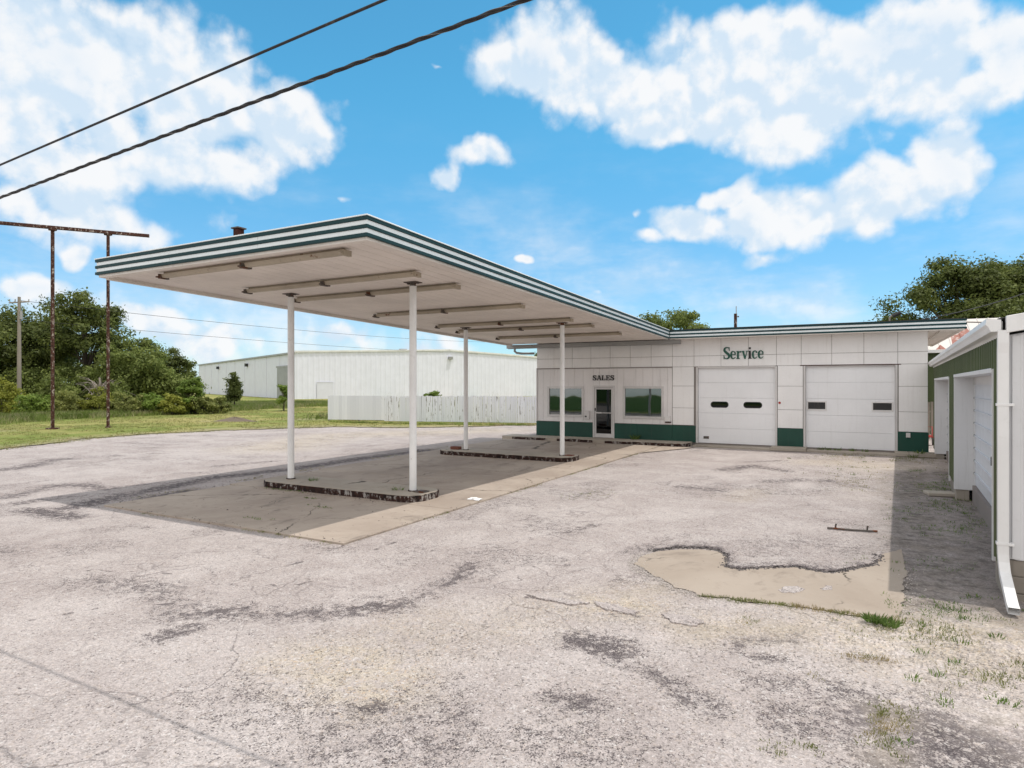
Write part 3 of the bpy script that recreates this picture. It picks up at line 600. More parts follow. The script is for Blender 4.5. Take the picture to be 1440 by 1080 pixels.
# deck and soffit boards (boards run towards the building with open V joints)
LB().slope_box(XL+.05, XC-.05, YF+.05, YI+.3, fz(.03), fz(HF-.03)).put('roof_deck', M['roof'], can)
mb = LB(); nb = 24; w = (XC - XL - .24)/nb
for i in range(nb):
    x = XL + .12 + i*w; mb.slope_box(x+.006, x+w-.006, YF+.12, YI+.28, fz(0), fz(.028))
mb.put('soffit', M['soffit'], can)
mb = LB()
mb.slope_box(XL+.03, XC-.03, YF+.03, YF+.17, fz(-.05), fz(.027)); mb.slope_box(XL+.03, XL+.15, YF+.171, YI+.25, fz(-.075), fz(.027)); mb.slope_box(XC-.13, XC-.03, YF+.171, YI, fz(-.04), fz(.027))
mb.put('edge_trim', M['soffit_trim'], can, .006)
ST = [(0, .055, 1), (.055, .13, 0), (.13, .185, 1), (.185, .26, 0), (.26, .315, 1)]
md, mw = LB(), LB()
for a, b, dk in ST:
    t = .05 if dk else .03; m_ = md if dk else mw; fa, fb = fz(a + (0 if dk else .0015)), fz(b - (0 if dk else .0015))
    def cut(a_, b_, k_): # sheet lengths with open joints
        k_ = 1 if dk else k_; g_ = .003; return [(a_ + (b_-a_)*i/k_ + (g_ if i else 0), a_ + (b_-a_)*(i+1)/k_ - (g_ if i < k_-1 else 0)) for i in range(k_)]
    for p_, q_ in cut(XL+.03-t, XC-.03+t, 3): m_.slope_box(p_, q_, YF+.03-t+(.002*rnd.random() if not dk else 0), YF+.03, fa, fb)                 # front
    for p_, q_ in cut(YF+.0305, YI-.002 if dk else YI-.001, 6): m_.slope_box(XC-.03, XC-.03+t-(.002*rnd.random() if not dk else 0), p_, q_, fa, fb)   # right side
    for p_, q_ in cut(YF+.0305, YI+.3, 6): m_.slope_box(XL+.03-t, XL+.03, p_, q_, fa, fb)                    # left side
md.put('fascia_stripe', M['stripe_dark'], can, .004); mw.put('fascia_panel', M['stripe_white'], can, .004)
mb = LB(); c0 = HF + .001
mb.slope_box(XL-.03, XC+.03, YF-.03, YF+.10, fz(c0), fz(c0+.022)); mb.slope_box(XC-.09, XC+.03, YF+.1005, YI-.05, fz(c0), fz(c0+.022)); mb.slope_box(XL-.03, XL+.09, YF+.1005, YI+.3, fz(c0), fz(c0+.022))
mb.put('coping', M['stripe_white'], can, .004)
PX1, PX2, PY1, PY2 = -12.085, -8.42, 10.996, 18.77
for x, y in ((PX1,PY1),(PX2,PY1),(PX1,PY2),(PX2,PY2)):
    r = .077
    if y == PY2: r = .074
    c = LB().tube([(x,y,.16),(x,y,1.4),(x,y,2.8),(x,y,zb(y)-.085)], r, 24).put('post', M['post'], can)
    mb = LB(); mb.tube([(x,y,zb(y)-.086),(x,y,zb(y)-.01)], r*.82, 16)
    mb.box(x-.16,x+.16,y-.12,y+.12,zb(y)-.016,zb(y)+.001)
    for sx in (-1,1): mb.box(x+sx*.12-.02, x+sx*.12+.02, y-.03, y+.03, zb(y)-.04, zb(y)-.015)
    mb.put('post_cap', M['bracket'], can)
    mb = LB(); mb.tube([(x,y,.155),(x,y,.185)], r+.03, 20); mb.put('post_foot', M['curb'], can)
# rusty stack and a bent conduit on the canopy roof
v = empty('roof_vent', (-10.6, 8.35, zb(8.35)+HF-.03)); tag(v, 'short rusty brown vent stack with a flat cap on the canopy roof', 'roof vent')
z0 = v.location.z; LB().box(-10.67,-10.53,8.28,8.42,z0,z0+.47).put('stack', M['vent_rust'], v, .004); LB().box(-10.70,-10.50,8.25,8.45,z0+.47,z0+.495).put('cap', M['bracket'], v)
pz = zb(8.6)+HF-.03
o = MB().tube([(-11.75,8.6,pz),(-11.75,8.6,pz+.12),(-11.68,8.6,pz+.16),(-11.2,8.6,pz+.13),(-11.1,8.6,pz+.02)], .014, 8).build('conduit', M['bracket']); tag(o, 'thin bent conduit lying on the canopy roof left of the rusty vent', 'conduit')
# fluorescent fixtures under the soffit
FX = [(-12.4,7.99,-7.5),(-12.35,9.98,-7.55),(-12.37,11.44,-7.59),(-12.5,14.58,-7.66),(-12.49,17.66,-7.63),(-12.75,19.28,-7.59),(-12.65,21.98,-7.59)]
FL = ['long weathered light fixture nearest the front edge of the canopy','long light fixture just in front of the two front canopy posts','long light fixture just behind the two front canopy posts','long light fixture midway between the front and rear canopy posts',
      'long light fixture just in front of the two rear canopy posts','long light fixture just behind the two rear canopy posts','long light fixture nearest the building under the canopy']
for (x0, y, x1), lab in zip(FX, FL):
    f = empty('light_fixture', ((x0+x1)/2, y, zb(y))); tag(f, lab, 'light', 'fluorescent fixtures under the canopy'); z = zb(y)
    mb = LB(); prof = [(-.085,-.045),(-.05,-.115),(.05,-.115),(.085,-.045)]
    mb.add([(x0+.02,y+a,z+b) for a,b in prof]+[(x1-.02,y+a,z+b) for a,b in prof], [(0,1,2,3),(7,6,5,4),(0,4,5,1),(1,5,6,2),(2,6,7,3),(3,7,4,0)])
    mb.box(x0+.05, x1-.05, y-.03, y+.03, z-.044, z-.001); mb.put('housing', M['fixture'], f, .004)
    xm = (x0+x1)/2
    for xx in (x0, xm, x1):
        mb = LB(); wd = .05 if xx == xm else .035
        mb.box(xx-wd, xx+wd, y-.10, y+.10, z-.135, z-.04); mb.box(xx-wd*.6, xx+wd*.6, y-.16, y-.09, z-.125, z-.095)
        mb.put('end_bracket', M['fixture'] if xx == x1 else M['bracket'], f, .005)
# pump islands
def island(name, x0, x1, yc, label, hw):
    r = empty(name, ((x0+x1)/2, yc, 0)); tag(r, label, 'pump island', 'raised pump islands under the canopy')
    def outline(k):
        R_ = .42; p = []
        for cx, cy, a0 in ((x1-R_,yc-hw+R_,-90),(x1-R_,yc+hw-R_,0),(x0+R_,yc+hw-R_,90),(x0+R_,yc-hw+R_,180)):
            for j in range(9):
                a = R(a0 + j*90/8); p.append((cx + (R_+k)*math.cos(a), cy + (R_+k)*math.sin(a)))
        return p
    LB().prism(outline(-.028), 0, .165).put('island_top', M['island'], r, .008)
    o1, o2 = outline(0), outline(-.0275); n = len(o1); mb = LB(); hs = [.150 + .003*math.sin(i*1.7) for i in range(n)]
    vs = [(x,y,.0) for x,y in o1] + [(x,y,h) for (x,y),h in zip(o1,hs)] + [(x,y,h) for (x,y),h in zip(o2,hs)]
    mb.add(vs, [(i,(i+1)%n,n+(i+1)%n,n+i) for i in range(n)] + [(n+i,n+(i+1)%n,2*n+(i+1)%n,2*n+i) for i in range(n)]); mb.put('steel_edge', M['curb'], r)
island('pump_island', -12.62, -7.95, 11.0, 'front pump island with chipped dark steel edge and concrete top', .58)
island('pump_island', -12.95, -7.93, 18.75, 'rear pump island with rusty brick-coloured edge nearer the building', .58)
mb = MB(); mb.box(-8.30,-8.06,10.85,11.1,.166,.185); mb.box(-8.26,-8.10,10.9,11.06,.186,.196); o = mb.build('cover_plate', M['bracket'], bevel=.004); o.rotation_euler.z = 0; tag(o, 'dark metal cover plate on the front pump island beside the right post', 'cover plate')
o = MB().box(-8.30,-8.05,18.68,18.92,.166,.19).build('cover_plate', M['brick'], bevel=.006); tag(o, 'rusty flat cover on the rear pump island beside the right post', 'cover plate')
o = MB().box(-12.62,-12.28,18.6,18.8,.166,.27).build('brick_block', M['brick'], bevel=.01); tag(o, 'dark red brick lying by the left rear canopy post', 'brick')
# litter, metal strip, flat stone
mb = MB(); cx, cy = [(-7.13,11.43)][0]; vs = []; fs = []
for i in range(7):
    for j in range(6): vs.append((cx + (i-3)*.05 + rnd.uniform(-.02,.02), cy + (j-2.5)*.04 + rnd.uniform(-.02,.02), .03 + rnd.uniform(0,.07)*math.sin(math.pi*(i+.5)/7)*math.sin(math.pi*(j+.5)/6)))
for i in range(6):
    for j in range(5): fs.append((i*6+j,(i+1)*6+j,(i+1)*6+j+1,i*6+j+1))
tag(mb.add(vs, fs).build('paper_litter', M['litter']), 'crumpled scrap of white paper on the concrete beside the front pump island', 'litter')
(ax, ay), (bx_, by_) = [(-0.51,12.04),(0.23,12.15)]
mb = MB(); mb.tube([(ax,ay,.02),((ax+bx_)/2,(ay+by_)/2,.015),(bx_,by_,.02)], .018, 8)
for k in (.17, .8): px_, py_ = ax+(bx_-ax)*k, ay+(by_-ay)*k; mb.tube([(px_,py_,.01),(px_,py_,.07),(px_+.01,py_,.10)], .014, 8)
tag(mb.build('metal_bar', M['bracket']), 'dark metal bar with two short uprights lying on the asphalt', 'metal bar')

# ------------------------------------------------------------------ service station
YW = 25.88
st = empty('service_station', (-5.4, YW, 0)); tag(st, 'low white panelled service station with two overhead doors and green wall base', 'building')
XWL, XWR, ZT = -12.86, 1.98, 4.26
LB().slope_box(XWL-.0, XWR, YW+9.85, YW+10, lambda y: 0, lambda y: ZT).put('rear_wall', M['siding'], st)
LB().box(XWL+.001, XWL+.15, YW+.12, YW+9.849, 0, ZT).put('side_wall', M['siding'], st); LB().box(XWR-.15, XWR-.001, YW+.12, YW+9.849, 0, ZT).put('side_wall', M['siding'], st)
LB().box(-5.99, -5.93, YW+.16, YW+5, .1, ZT-.3).put('partition', M['interior'], st); LB().box(XWL+.16, -5.995, YW+4.8, YW+4.9, .1, ZT-.3).put('partition', M['interior'], st)
LB().box(XWL+.16, -6, YW+.16, YW+4.79, 3.0, 3.06).put('ceiling', M['interior'], st); LB().box(XWL+.16, -6, YW+.16, YW+4.79, .06, .12).put('floor', M['interior'], st)
# dark backing with the openings left out, panels in front of it
def grid_wall(mb, x0, x1, z0, z1, y0, y1, holes):
    xs_ = sorted({x0, x1} | {min(max(h[k], x0), x1) for h in holes for k in (0, 1)})
    for a, b in zip(xs_[:-1], xs_[1:]):
        if b - a < 1e-4: continue
        m_ = (a+b)/2; cuts = sorted((max(h[2], z0), min(h[3], z1)) for h in holes if h[0] < m_ < h[1] and h[3] > z0 and h[2] < z1)
        z = z0
        for c, d in cuts:
            if c > z + 1e-4: mb.box(a, b, y0, y1, z, c)
            z = max(z, d)
        if z < z1 - 1e-4: mb.box(a, b, y0, y1, z, z1)
WIN = [(-12.3,-10.62,1.04,2.31), (-8.79,-7.12,1.05,2.32)]; DOOR = (-10.14,-9.21,.14,2.35)
SD = [(-5.79,-2.79,.10,3.12), (-1.88,1.09,.10,3.13)]
holes = WIN + [DOOR] + SD
mb = LB(); grid_wall(mb, XWL+.002, XWR-.002, .02, ZT, YW+.03, YW+.155, holes); mb.put('wall', M['joint'], st)
G_ = [XWL,-12.01,-11.13,-10.26,-9.38,-8.5,-7.61,-6.73,-5.87,-4.83,-3.81,-2.81,-1.96,-.95,.07,1.1,XWR]
mb = LB(); g = .006
for a, b in zip(G_[:-1], G_[1:]):
    for z0, z1 in ((3.14,3.565),(3.565,4.25)):
        e = rnd.uniform(-.002,.002); mb.box(a+g, b-g, YW+e, YW+.03, z0+g, z1-g)
for x0, x1 in ((-6.73,-5.87),(-2.79+.02,-1.88-.02),(1.1+.02,XWR)):
    for z0, z1 in ((.80,1.49),(1.49,2.37),(2.37,3.14)): mb.box(x0+g, x1-g, YW+rnd.uniform(-.002,.002), YW+.03, z0+g, z1-g)
mb.put('porcelain_panel', M['panel'], st, .004)
# vertical boards round the office windows
mb = LB(); x = XWL + .02
while x < -6.75:
    w = min(rnd.choice([.36,.42,.46,.52,.30]), -6.745 - x)
    if w < .1: break
    grid_wall(mb, x+.004, x+w-.004, .80, 3.125, YW+.012, YW+.0295, [DOOR]+WIN); x += w
mb.put('board_siding', M['siding'], st)
for x0, x1 in ((XWL-.02,-11.6),(-11.595,-10.16),(-9.19,-8.2),(-8.195,-6.74),(-6.735,-5.80)): LB().box(x0, x1, YW-.018, YW+.029, .12, .785).put('base_band', M['green'], st, .006)
for x0, x1 in ((-2.78,-1.89),(1.10,XWR+.02)): LB().box(x0, x1, YW-.018, YW+.029, .12, .80).put('base_band', M['green'], st, .006)
LB().box(XWL-.01, -6.74, YW-.03, YW+.012, 3.115, 3.15).put('drip_edge', M['joint'], st)
LB().box(XWL-.02, XWL+.03, YW-.02, YW+.011, .79, 3.11).put('corner_trim', M['alu'], st)
# windows
for (x0, x1, z0, z1) in WIN:
    mb = LB(); t = .06
    mb.box(x0-.03,x0+t,YW-.025,YW+.10,z0-.03,z1+.03); mb.box(x1-t,x1+.03,YW-.025,YW+.10,z0-.03,z1+.03); mb.box(x0+t,x1-t,YW-.025,YW+.10,z1-t,z1+.03); mb.box(x0+t,x1-t,YW-.04,YW+.10,z0-.03,z0+t)
    f = mb.put('window', M['alu'], st, .005)
    tl = .0095*(z1-z0)*.5; p = LB().hexa([(x0+t-.005,YW+.03-tl,z0+t-.005),(x1-t+.005,YW+.03-tl,z0+t-.005),(x1-t+.005,YW+.036-tl,z0+t-.005),(x0+t-.005,YW+.036-tl,z0+t-.005),(x0+t-.005,YW+.03+tl,z1-t+.005),(x1-t+.005,YW+.03+tl,z1-t+.005),(x1-t+.005,YW+.036+tl,z1-t+.005),(x0+t-.005,YW+.036+tl,z1-t+.005)]).put('pane', M['glass'], st); p.parent = f
# entrance door
x0, x1, z0, z1 = DOOR; mb = LB(); t = .05
mb.box(x0-.02,x0+t,YW-.03,YW+.10,z0+.01,z1+.03); mb.box(x1-t,x1+.02,YW-.03,YW+.10,z0+.01,z1+.03); mb.box(x0+t,x1-t,YW-.03,YW+.10,z1-.05,z1+.03)
fr = mb.put('door_frame', M['alu'], st, .005)
mb = LB(); a, b = x0+t+.006, x1-t-.006
mb.box(a,a+.07,YW-.005,YW+.045,z0+.02,z1-.06); mb.box(b-.07,b,YW-.005,YW+.045,z0+.02,z1-.06); mb.box(a+.07,b-.07,YW-.005,YW+.045,z1-.13,z1-.06); mb.box(a+.07,b-.07,YW-.005,YW+.045,z0+.02,z0+.19)
dr = mb.put('door', M['alu'], st, .005)
q = LB().box(a+.065,b-.065,YW+.018,YW+.024,z0+.185,z1-.125).put('glass', M['glass_dark'], st); q.parent = dr
mb = LB(); mb.box(a+.02,b-.02,YW-.05,YW-.03,1.20,1.235); mb.box(a+.05,a+.33,YW-.065,YW-.0505,1.19,1.25); q = mb.put('push_bar', M['alu'], st, .004); q.parent = dr
q = LB().box(a+.01,a+.05,YW-.03,YW-.006,1.30,1.42).put('lock', M['dark'], st); q.parent = dr
# overhead service doors
def rounded(cx, cz, w, h, r, n=6):
    p = []
    for sx, sz, a0 in ((1,-1,-90),(1,1,0),(-1,1,90),(-1,-1,180)):
        for j in range(n+1): a = R(a0 + 90*j/n); p.append((cx + sx*(w/2-r) + r*math.cos(a), cz + sz*(h/2-r) + r*math.sin(a)))
    return p
YD = YW + .13
for k, (x0, x1, z0, z1) in enumerate(SD):
    mb = LB(); n = 5; hh = (z1 - z0 - .03)/n
    for i in range(n):
        a = z0 + .01 + i*hh
        mb.box(x0+.07, x1-.07, YD, YD+.045, a+.006, a+hh-.006); mb.box(x0+.07, x1-.07, YD+.012, YD+.04, a+hh-.0055, a+hh+.0055)
    d = mb.put('service_door', M['door_white'], st, .004)
    mb = LB(); mb.box(x0-.005,x0+.065,YW-.006,YD+.06,z0,z1); mb.box(x1-.065,x1+.005,YW-.006,YD+.06,z0,z1); mb.box(x0+.065,x1-.065,YW+.02,YD+.06,z1-.04,z1+.02)
    q = mb.put('jamb', M['alu'], st, .004); q.parent = d
    if k == 0:
        for cx in (-4.905, -3.67):
            q = LB().prism_xz(rounded(cx, 1.64, .68, .24, .115), YD-.012, YD-.001).put('door_window', M['dark'], st); q.parent = d
            q2 = LB().prism_xz(rounded(cx, 1.64, .62, .18, .088), YD-.016, YD-.0125).put('pane', M['glass_dark'], st); q2.parent = d
        q = LB().box(-5.52,-5.31,YD-.02,YD-.001,.28,.38).put('vent', M['bracket'], st, .004); q.parent = d
    else:
        for cx in (-1.45, .64):
            mb = LB(); w_, h_, t_2 = .66, .34, .045
            mb.box(cx-w_/2,cx+w_/2,YD-.022,YD-.001,1.655-h_/2,1.655-h_/2+t_2); mb.box(cx-w_/2,cx+w_/2,YD-.022,YD-.001,1.655+h_/2-t_2,1.655+h_/2); mb.box(cx-w_/2,cx-w_/2+t_2,YD-.022,YD-.001,1.655-h_/2+t_2,1.655+h_/2-t_2); mb.box(cx+w_/2-t_2,cx+w_/2,YD-.022,YD-.001,1.655-h_/2+t_2,1.655+h_/2-t_2)
            q = mb.put('door_window', M['white'], st, .004); q.parent = d
            q2 = LB().box(cx-w_/2+t_2,cx+w_/2-t_2,YD-.009,YD-.004,1.655-h_/2+t_2,1.655+h_/2-t_2).put('pane', M['dark'], st); q2.parent = d
    q = LB().box(x0+.07,x1-.07,YD+.002,YD+.04,z0-.02,z0+.012).put('door_seal', M['bracket'], st); q.parent = d
LB().box(-2.0,1.2,YW-.012,YW-.003,3.12,3.15).put('lintel_flashing', M['vent_rust'], st)
# boxes and plates on the wall
q = LB().box(-10.56,-10.30,YW-.09,YW+.011,.93,1.29).put('meter_box', M['alu'], st, .008); r_ = LB().box(-10.50,-10.42,YW-.098,YW-.0905,1.02,1.08).put('lock', M['dark'], st); r_.parent = q
q = LB().box(-7.0,-6.80,YW-.10,YW+.011,.93,1.15).put('mail_box', M['white'], st, .008); r_ = LB().box(-7.02,-6.78,YW-.06,YW+.011,.875,.915).put('bracket', M['vent_rust'], st); r_.parent = q
q = LB().box(1.34,1.47,YW-.07,YW-.0185,.61,.77).put('outlet_box', M['alu'], st, .006)
q = LB().tube([(-2.7,YW-.012,1.745),(-2.7,YW-.002,1.745)], .045, 14).put('red_disc', M['red'], st)
# roof edge with the same stripes, soffit, roof
zr = ZS; HB = .315
LB().box(XWL-.05, XR-.06, YI+.31, YW+10.1, zr+.03, zr+HB-.03).put('roof', M['roof'], st)
mb = LB(); nb = 22
for i in range(10):
    x = XC + .06 + i*(XR-XC-.12)/10; mb.box(x+.004, x+(XR-XC-.12)/10-.004, YI+.08, YW+.02, zr, zr+.025)
for i in range(4):
    x = XWR + .03 + i*.225; mb.box(x+.004, x+.225-.004, YW+.021, YW+10, zr, zr+.025)
mb.put('soffit', M['soffit'], st)
mb = LB(); mb.box(XC+.0, XR-.05, YI+.0, YI+.1, zr-.03, zr+.026); mb.box(XR-.15, XR-.05, YI+.101, YW+10, zr-.03, zr+.026); mb.box(XWR+.32,XWR+.50,YW-.2,YW+9,zr-.05,zr-.001); mb.put('soffit_trim', M['soffit_trim'], st, .005)
md, mw = LB(), LB()
for a, b, dk in ST:
    t = .05 if dk else .03; m_ = md if dk else mw; e = 0 if dk else .0015
    m_.box(XC+.0205 if not dk else XC+.021, XR-.05+t, YI-t+.03, YI+.03, zr+a+e, zr+b-e); m_.box(XR-.05, XR-.05+t, YI+.0305, YW+10.1, zr+a+e, zr+b-e)
md.put('fascia_stripe', M['stripe_dark'], st, .004); mw.put('fascia_panel', M['stripe_white'], st, .004)
mb = LB(); mb.box(XC+.031, XR+.02, YI-.03, YI+.14, zr+HB+.001, zr+HB+.018); mb.box(XC+.031, XR-.05, YI+.30, YI+.5, zr+HB-.03, zr+HB+.055); mb.put('roof_edge', M['dark'], st)
# gutter across the canopy end with its offset outlet
mb = LB(); mb.box(XL-.2, XC+.35, YI+.32, YI+.46, 4.06, 4.215); mb.box(XL-.2, XC+.35, YI+.461, YI+.47, 4.04, 4.215)
gt = mb.put('gutter', M['galv'], st, .006)
q = LB().tube([(-13.8,25.52,4.07),(-13.8,25.52,3.93),(-13.72,25.55,3.86),(-13.5,25.6,3.83),(-12.95,25.8,3.83)], .05, 12).put('downspout', M['galv'], st); q.parent = gt
# vent pipe with rod on the main roof
v = empty('vent_pipe', (-4.8, 29, zr+HB-.03)); tag(v, 'brown vent pipe with thin rod standing on the flat roof above the service sign', 'vent pipe')
z0 = v.location.z; LB().tube([(-4.8,29,z0),(-4.8,29,5.5)], .065, 14).put('pipe', M['rust'], v); LB().tube([(-4.77,29,5.5),(-4.77,29,5.82)], .018, 8).put('rod', M['galv'], v); LB().box(-4.72,-4.66,28.96,29.04,5.34,5.39).put('clamp', M['bracket'], v)
# things inside the office
o = MB().box(-11.35,-10.75,YW+.5,YW+1.0,.12,1.32).build('carton', M['carton'], bevel=.01); tag(o, 'tall brown carton standing behind the left sales window', 'box')
mb = MB(); mb.box(-8.7,-8.0,YW+.5,YW+1.0,.12,1.1); mb.box(-8.66,-8.04,YW+.52,YW+.98,1.1005,1.26); o = mb.build('yellow_bin', M['yellow'], bevel=.02); tag(o, 'yellow bin standing behind the right sales window', 'bin')

# ------------------------------------------------------------------ letters, cut as strokes
def catmull(pts, n=7):
    if len(pts) < 3: return pts
    out = []; P_ = [pts[0]] + list(pts) + [pts[-1]]
    for i in range(1, len(P_)-2):
        p0, p1, p2, p3 = (np.array(P_[i+k], float) for k in (-1,0,1,2))
        for j in range(n):
            t = j/n; out.append(tuple(.5*(2*p1 + (p2-p0)*t + (2*p0-5*p1+4*p2-p3)*t*t + (3*p1-p0-3*p2+p3)*t**3)))
    out.append(tuple(pts[-1])); return out
def ribbon(mb, pts, ox, oz, sx, sz, y0, y1):
    pts = catmull(pts); L, Rr = [], []
    for i, (x, z, w) in enumerate(pts):
        a = pts[max(i-1,0)]; b = pts[min(i+1,len(pts)-1)]; dx, dz = b[0]-a[0], b[1]-a[1]; l = math.hypot(dx, dz) or 1
        L.append((ox+(x-dz/l*w/2)*sx, oz+(z+dx/l*w/2)*sz)); Rr.append((ox+(x+dz/l*w/2)*sx, oz+(z-dx/l*w/2)*sz))
    n = len(pts); vs = [(x,y0,z) for x,z in L+Rr] + [(x,y1,z) for x,z in L+Rr]; fs = []
    for i in range(n-1):
        fs += [(i,n+i,n+i+1,i+1),(2*n+i,2*n+i+1,3*n+i+1,3*n+i),(i,i+1,2*n+i+1,2*n+i),(n+i,3*n+i,3*n+i+1,n+i+1)]
    fs += [(0,2*n,3*n,n),(n-1,2*n-1,4*n-1,3*n-1)]
    mb.add(vs, fs)
GL = {
 'S': (.60, [[(.50,.74,.06),(.47,.92,.07),(.30,.97,.09),(.12,.90,.14),(.10,.70,.19),(.28,.52,.21),(.47,.34,.20),(.46,.12,.15),(.28,.03,.09),(.10,.09,.07),(.05,.27,.06)], [(.505,.68,.05),(.505,1.0,.05)], [(.045,.32,.05),(.045,0,.05)]]),
 'e': (.52, [[(.10,.36,.06),(.42,.36,.06)], [(.41,.34,.08),(.40,.52,.10),(.26,.64,.07),(.11,.56,.13),(.07,.33,.17),(.12,.1,.13),(.27,.03,.08),(.44,.15,.05)]]),
 'r': (.47, [[(.13,0,.16),(.13,.66,.16)], [(0,.025,.05),(.29,.025,.05)], [(0,.635,.05),(.13,.635,.05)], [(.18,.42,.05),(.25,.58,.06),(.35,.60,.11),(.40,.54,.12)]]),
 'v': (.53, [[(.09,.64,.16),(.27,.0,.14)], [(.43,.64,.06),(.27,.0,.06)], [(-.02,.635,.05),(.22,.635,.05)], [(.32,.635,.05),(.53,.635,.05)]]),
 'i': (.32, [[(.14,0,.16),(.14,.66,.16)], [(0,.025,.05),(.29,.025,.05)], [(0,.635,.05),(.14,.635,.05)], [(.14,.79,.15),(.14,.94,.15)]]),
 'c': (.49, [[(.38,.47,.15),(.36,.58,.09),(.25,.64,.07),(.11,.56,.13),(.07,.33,.17),(.12,.1,.13),(.26,.03,.08),(.43,.15,.05)]]),
 'A': (1.0, [[(.12,0,.10),(.48,1,.10)], [(.52,1,.2),(.82,0,.2)], [(.25,.32,.10),(.72,.32,.10)], [(0,.05,.1),(.3,.05,.1)], [(.62,.05,.1),(1.0,.05,.1)], [(.30,.95,.1),(.6,.95,.1)]]),
 'L': (.88, [[(.22,0,.2),(.22,1,.2)], [(.02,.05,.1),(.76,.05,.1)], [(.02,.95,.1),(.44,.95,.1)], [(.72,.0,.1),(.72,.36,.1)]]),
 'E': (.92, [[(.22,0,.2),(.22,1,.2)], [(.02,.05,.1),(.80,.05,.1)], [(.02,.95,.1),(.78,.95,.1)], [(.3,.5,.1),(.58,.5,.1)], [(.76,0,.1),(.76,.32,.1)], [(.74,.7,.1),(.74,1,.1)], [(.56,.36,.08),(.56,.64,.08)]]),
 'Z': (.86, [[(.68,.70,.08),(.62,.90,.10),(.40,.95,.13),(.16,.87,.18),(.16,.66,.22),(.42,.50,.24),(.66,.34,.22),(.64,.12,.18),(.40,.05,.13),(.18,.10,.10),(.10,.30,.08)], [(.70,.66,.09),(.70,1.0,.09)], [(.08,.36,.09),(.08,0,.09)]]),
}
def sign(word, name, label, x, z, sx, sz, mat, depth, alt=None):
    r = empty(name, (x, YW-.004, z)); tag(r, label, 'sign')
    for i, ch in enumerate(word):
        adv, strokes = GL[ch]; mb = LB()
        for k, s_ in enumerate(strokes): ribbon(mb, s_, x, z, sx, sz, YW-.006-depth-.001*k, YW-.006)
        mb.put('letter', M['black'] if alt and i in alt else mat, r); x += adv*sx
sign('Service', 'service_sign', 'dark green raised serif lettering reading Service above the left service door', -4.73, 3.42, .432, .46, M['letter_green'], .03, alt=(4,))
sign('ZALEZ', 'sales_sign', 'small black slab serif lettering reading SALES above the entrance door', -10.17, 2.61, .218, .21, M['black'], .02)

# ------------------------------------------------------------------ garage at the right
TH = math.atan(.044); ga = empty('garage', (1.42, 9.15, 0), -TH); tag(ga, 'ribbed green garage with two white overhead doors and a white gable end at the right', 'garage')
GL_ = 16.9; GD = [(.78, 7.3, .34, 2.62), (8.97, 16.0, .28, 2.60)]
def gbuild(mb, name, mat, bevel=0): return mb.build(name, mat, ga, bevel)
# side wall in vertical ribs, openings left out; local x runs into the building, y along the wall
mb = MB()
def rib_wall(mb, y0, y1, z0, z1):
    y = y0
    while y < y1 - .005:
        w = min(.23, y1 - y)
        mb.box(0, .06, y, y+w, z0, z1)
        if w > .1: mb.hexa([(-.022,y+.03,z0),(-.001,y+.01,z0),(-.001,y+.085,z0),(-.022,y+.065,z0),(-.022,y+.03,z1),(-.001,y+.01,z1),(-.001,y+.085,z1),(-.022,y+.065,z1)])
        y += .23
rib_wall(mb, .06, GD[0][0], .34, 3.0); rib_wall(mb, GD[0][0], GD[0][1], 2.63, 3.0); rib_wall(mb, GD[0][1], GD[1][0], .34, 3.0); rib_wall(mb, GD[1][0], GD[1][1], 2.61, 3.0); rib_wall(mb, GD[1][1], GL_, .28, 3.0)
gbuild(mb, 'green_wall', M['garage_green'])
for y0, y1 in ((.02, GD[0][0]), (GD[0][1], GD[1][0]), (GD[1][1], GL_)): gbuild(MB().box(.015, .25, y0, y1, -.1, .335 if y0 < 10 else .275), 'foundation', M['wood'], .01)
for k, (y0, y1, z0, z1) in enumerate(GD):
    RX = .34
    mb = MB(); n = 8; hh = (z1 - z0 - .2)/n
    for i in range(n):
        a = z0 + i*hh; mb.box(RX, RX+.03, y0+.03, y1-.10, a+.014, a+hh-.014); mb.box(RX-.028, RX+.02, y0+.03, y1-.10, a+hh-.0135, a+hh+.0135)
    d = gbuild(mb, 'garage_door', M['garage_door'])
    mb = MB()
    mb.box(-.02, RX-.02, y1-.03, y1+.02, z0-.12, z1+.02); mb.box(RX-.0195, RX+.05, y1-.13, y1-.02, -.05 if k == 0 else .05, z1); mb.box(-.02, RX, y0-.02, y0+.03, z0-.1, z1+.02); mb.box(-.03, RX+.04, y0+.031, y1-.031, z1-.03, z1+.03); mb.box(RX-.005, RX+.04, y0+.031, y1-.131, z1-.2, z1-.031)
    q = gbuild(mb, 'jamb', M['garage_white'], .004); q.parent = d
    for i in range(1, n): q = gbuild(MB().box(RX-.03, RX-.0125, y1-.20, y1-.15, z0+i*hh-.02, z0+i*hh+.02), 'hinge', M['dark']); q.parent = d
    if k == 0:
        mb = MB(); mb.tube([(RX-.05,3.6,1.12),(RX-.05,3.6,1.30)], .012, 6); mb.tube([(RX-.05,3.6,1.24),(RX-.05,3.95,1.24),(RX-.05,3.95,1.10)], .012, 6); mb.tube([(RX,3.6,1.2),(RX-.05,3.6,1.2)], .015, 6)
        q = gbuild(mb, 'handle', M['dark']); q.parent = d
    q = gbuild(MB().box(RX-.05, RX+.06, y0+.02, y1-.131, -.05, z0-.001), 'door_curb', M['joint']); q.parent = d
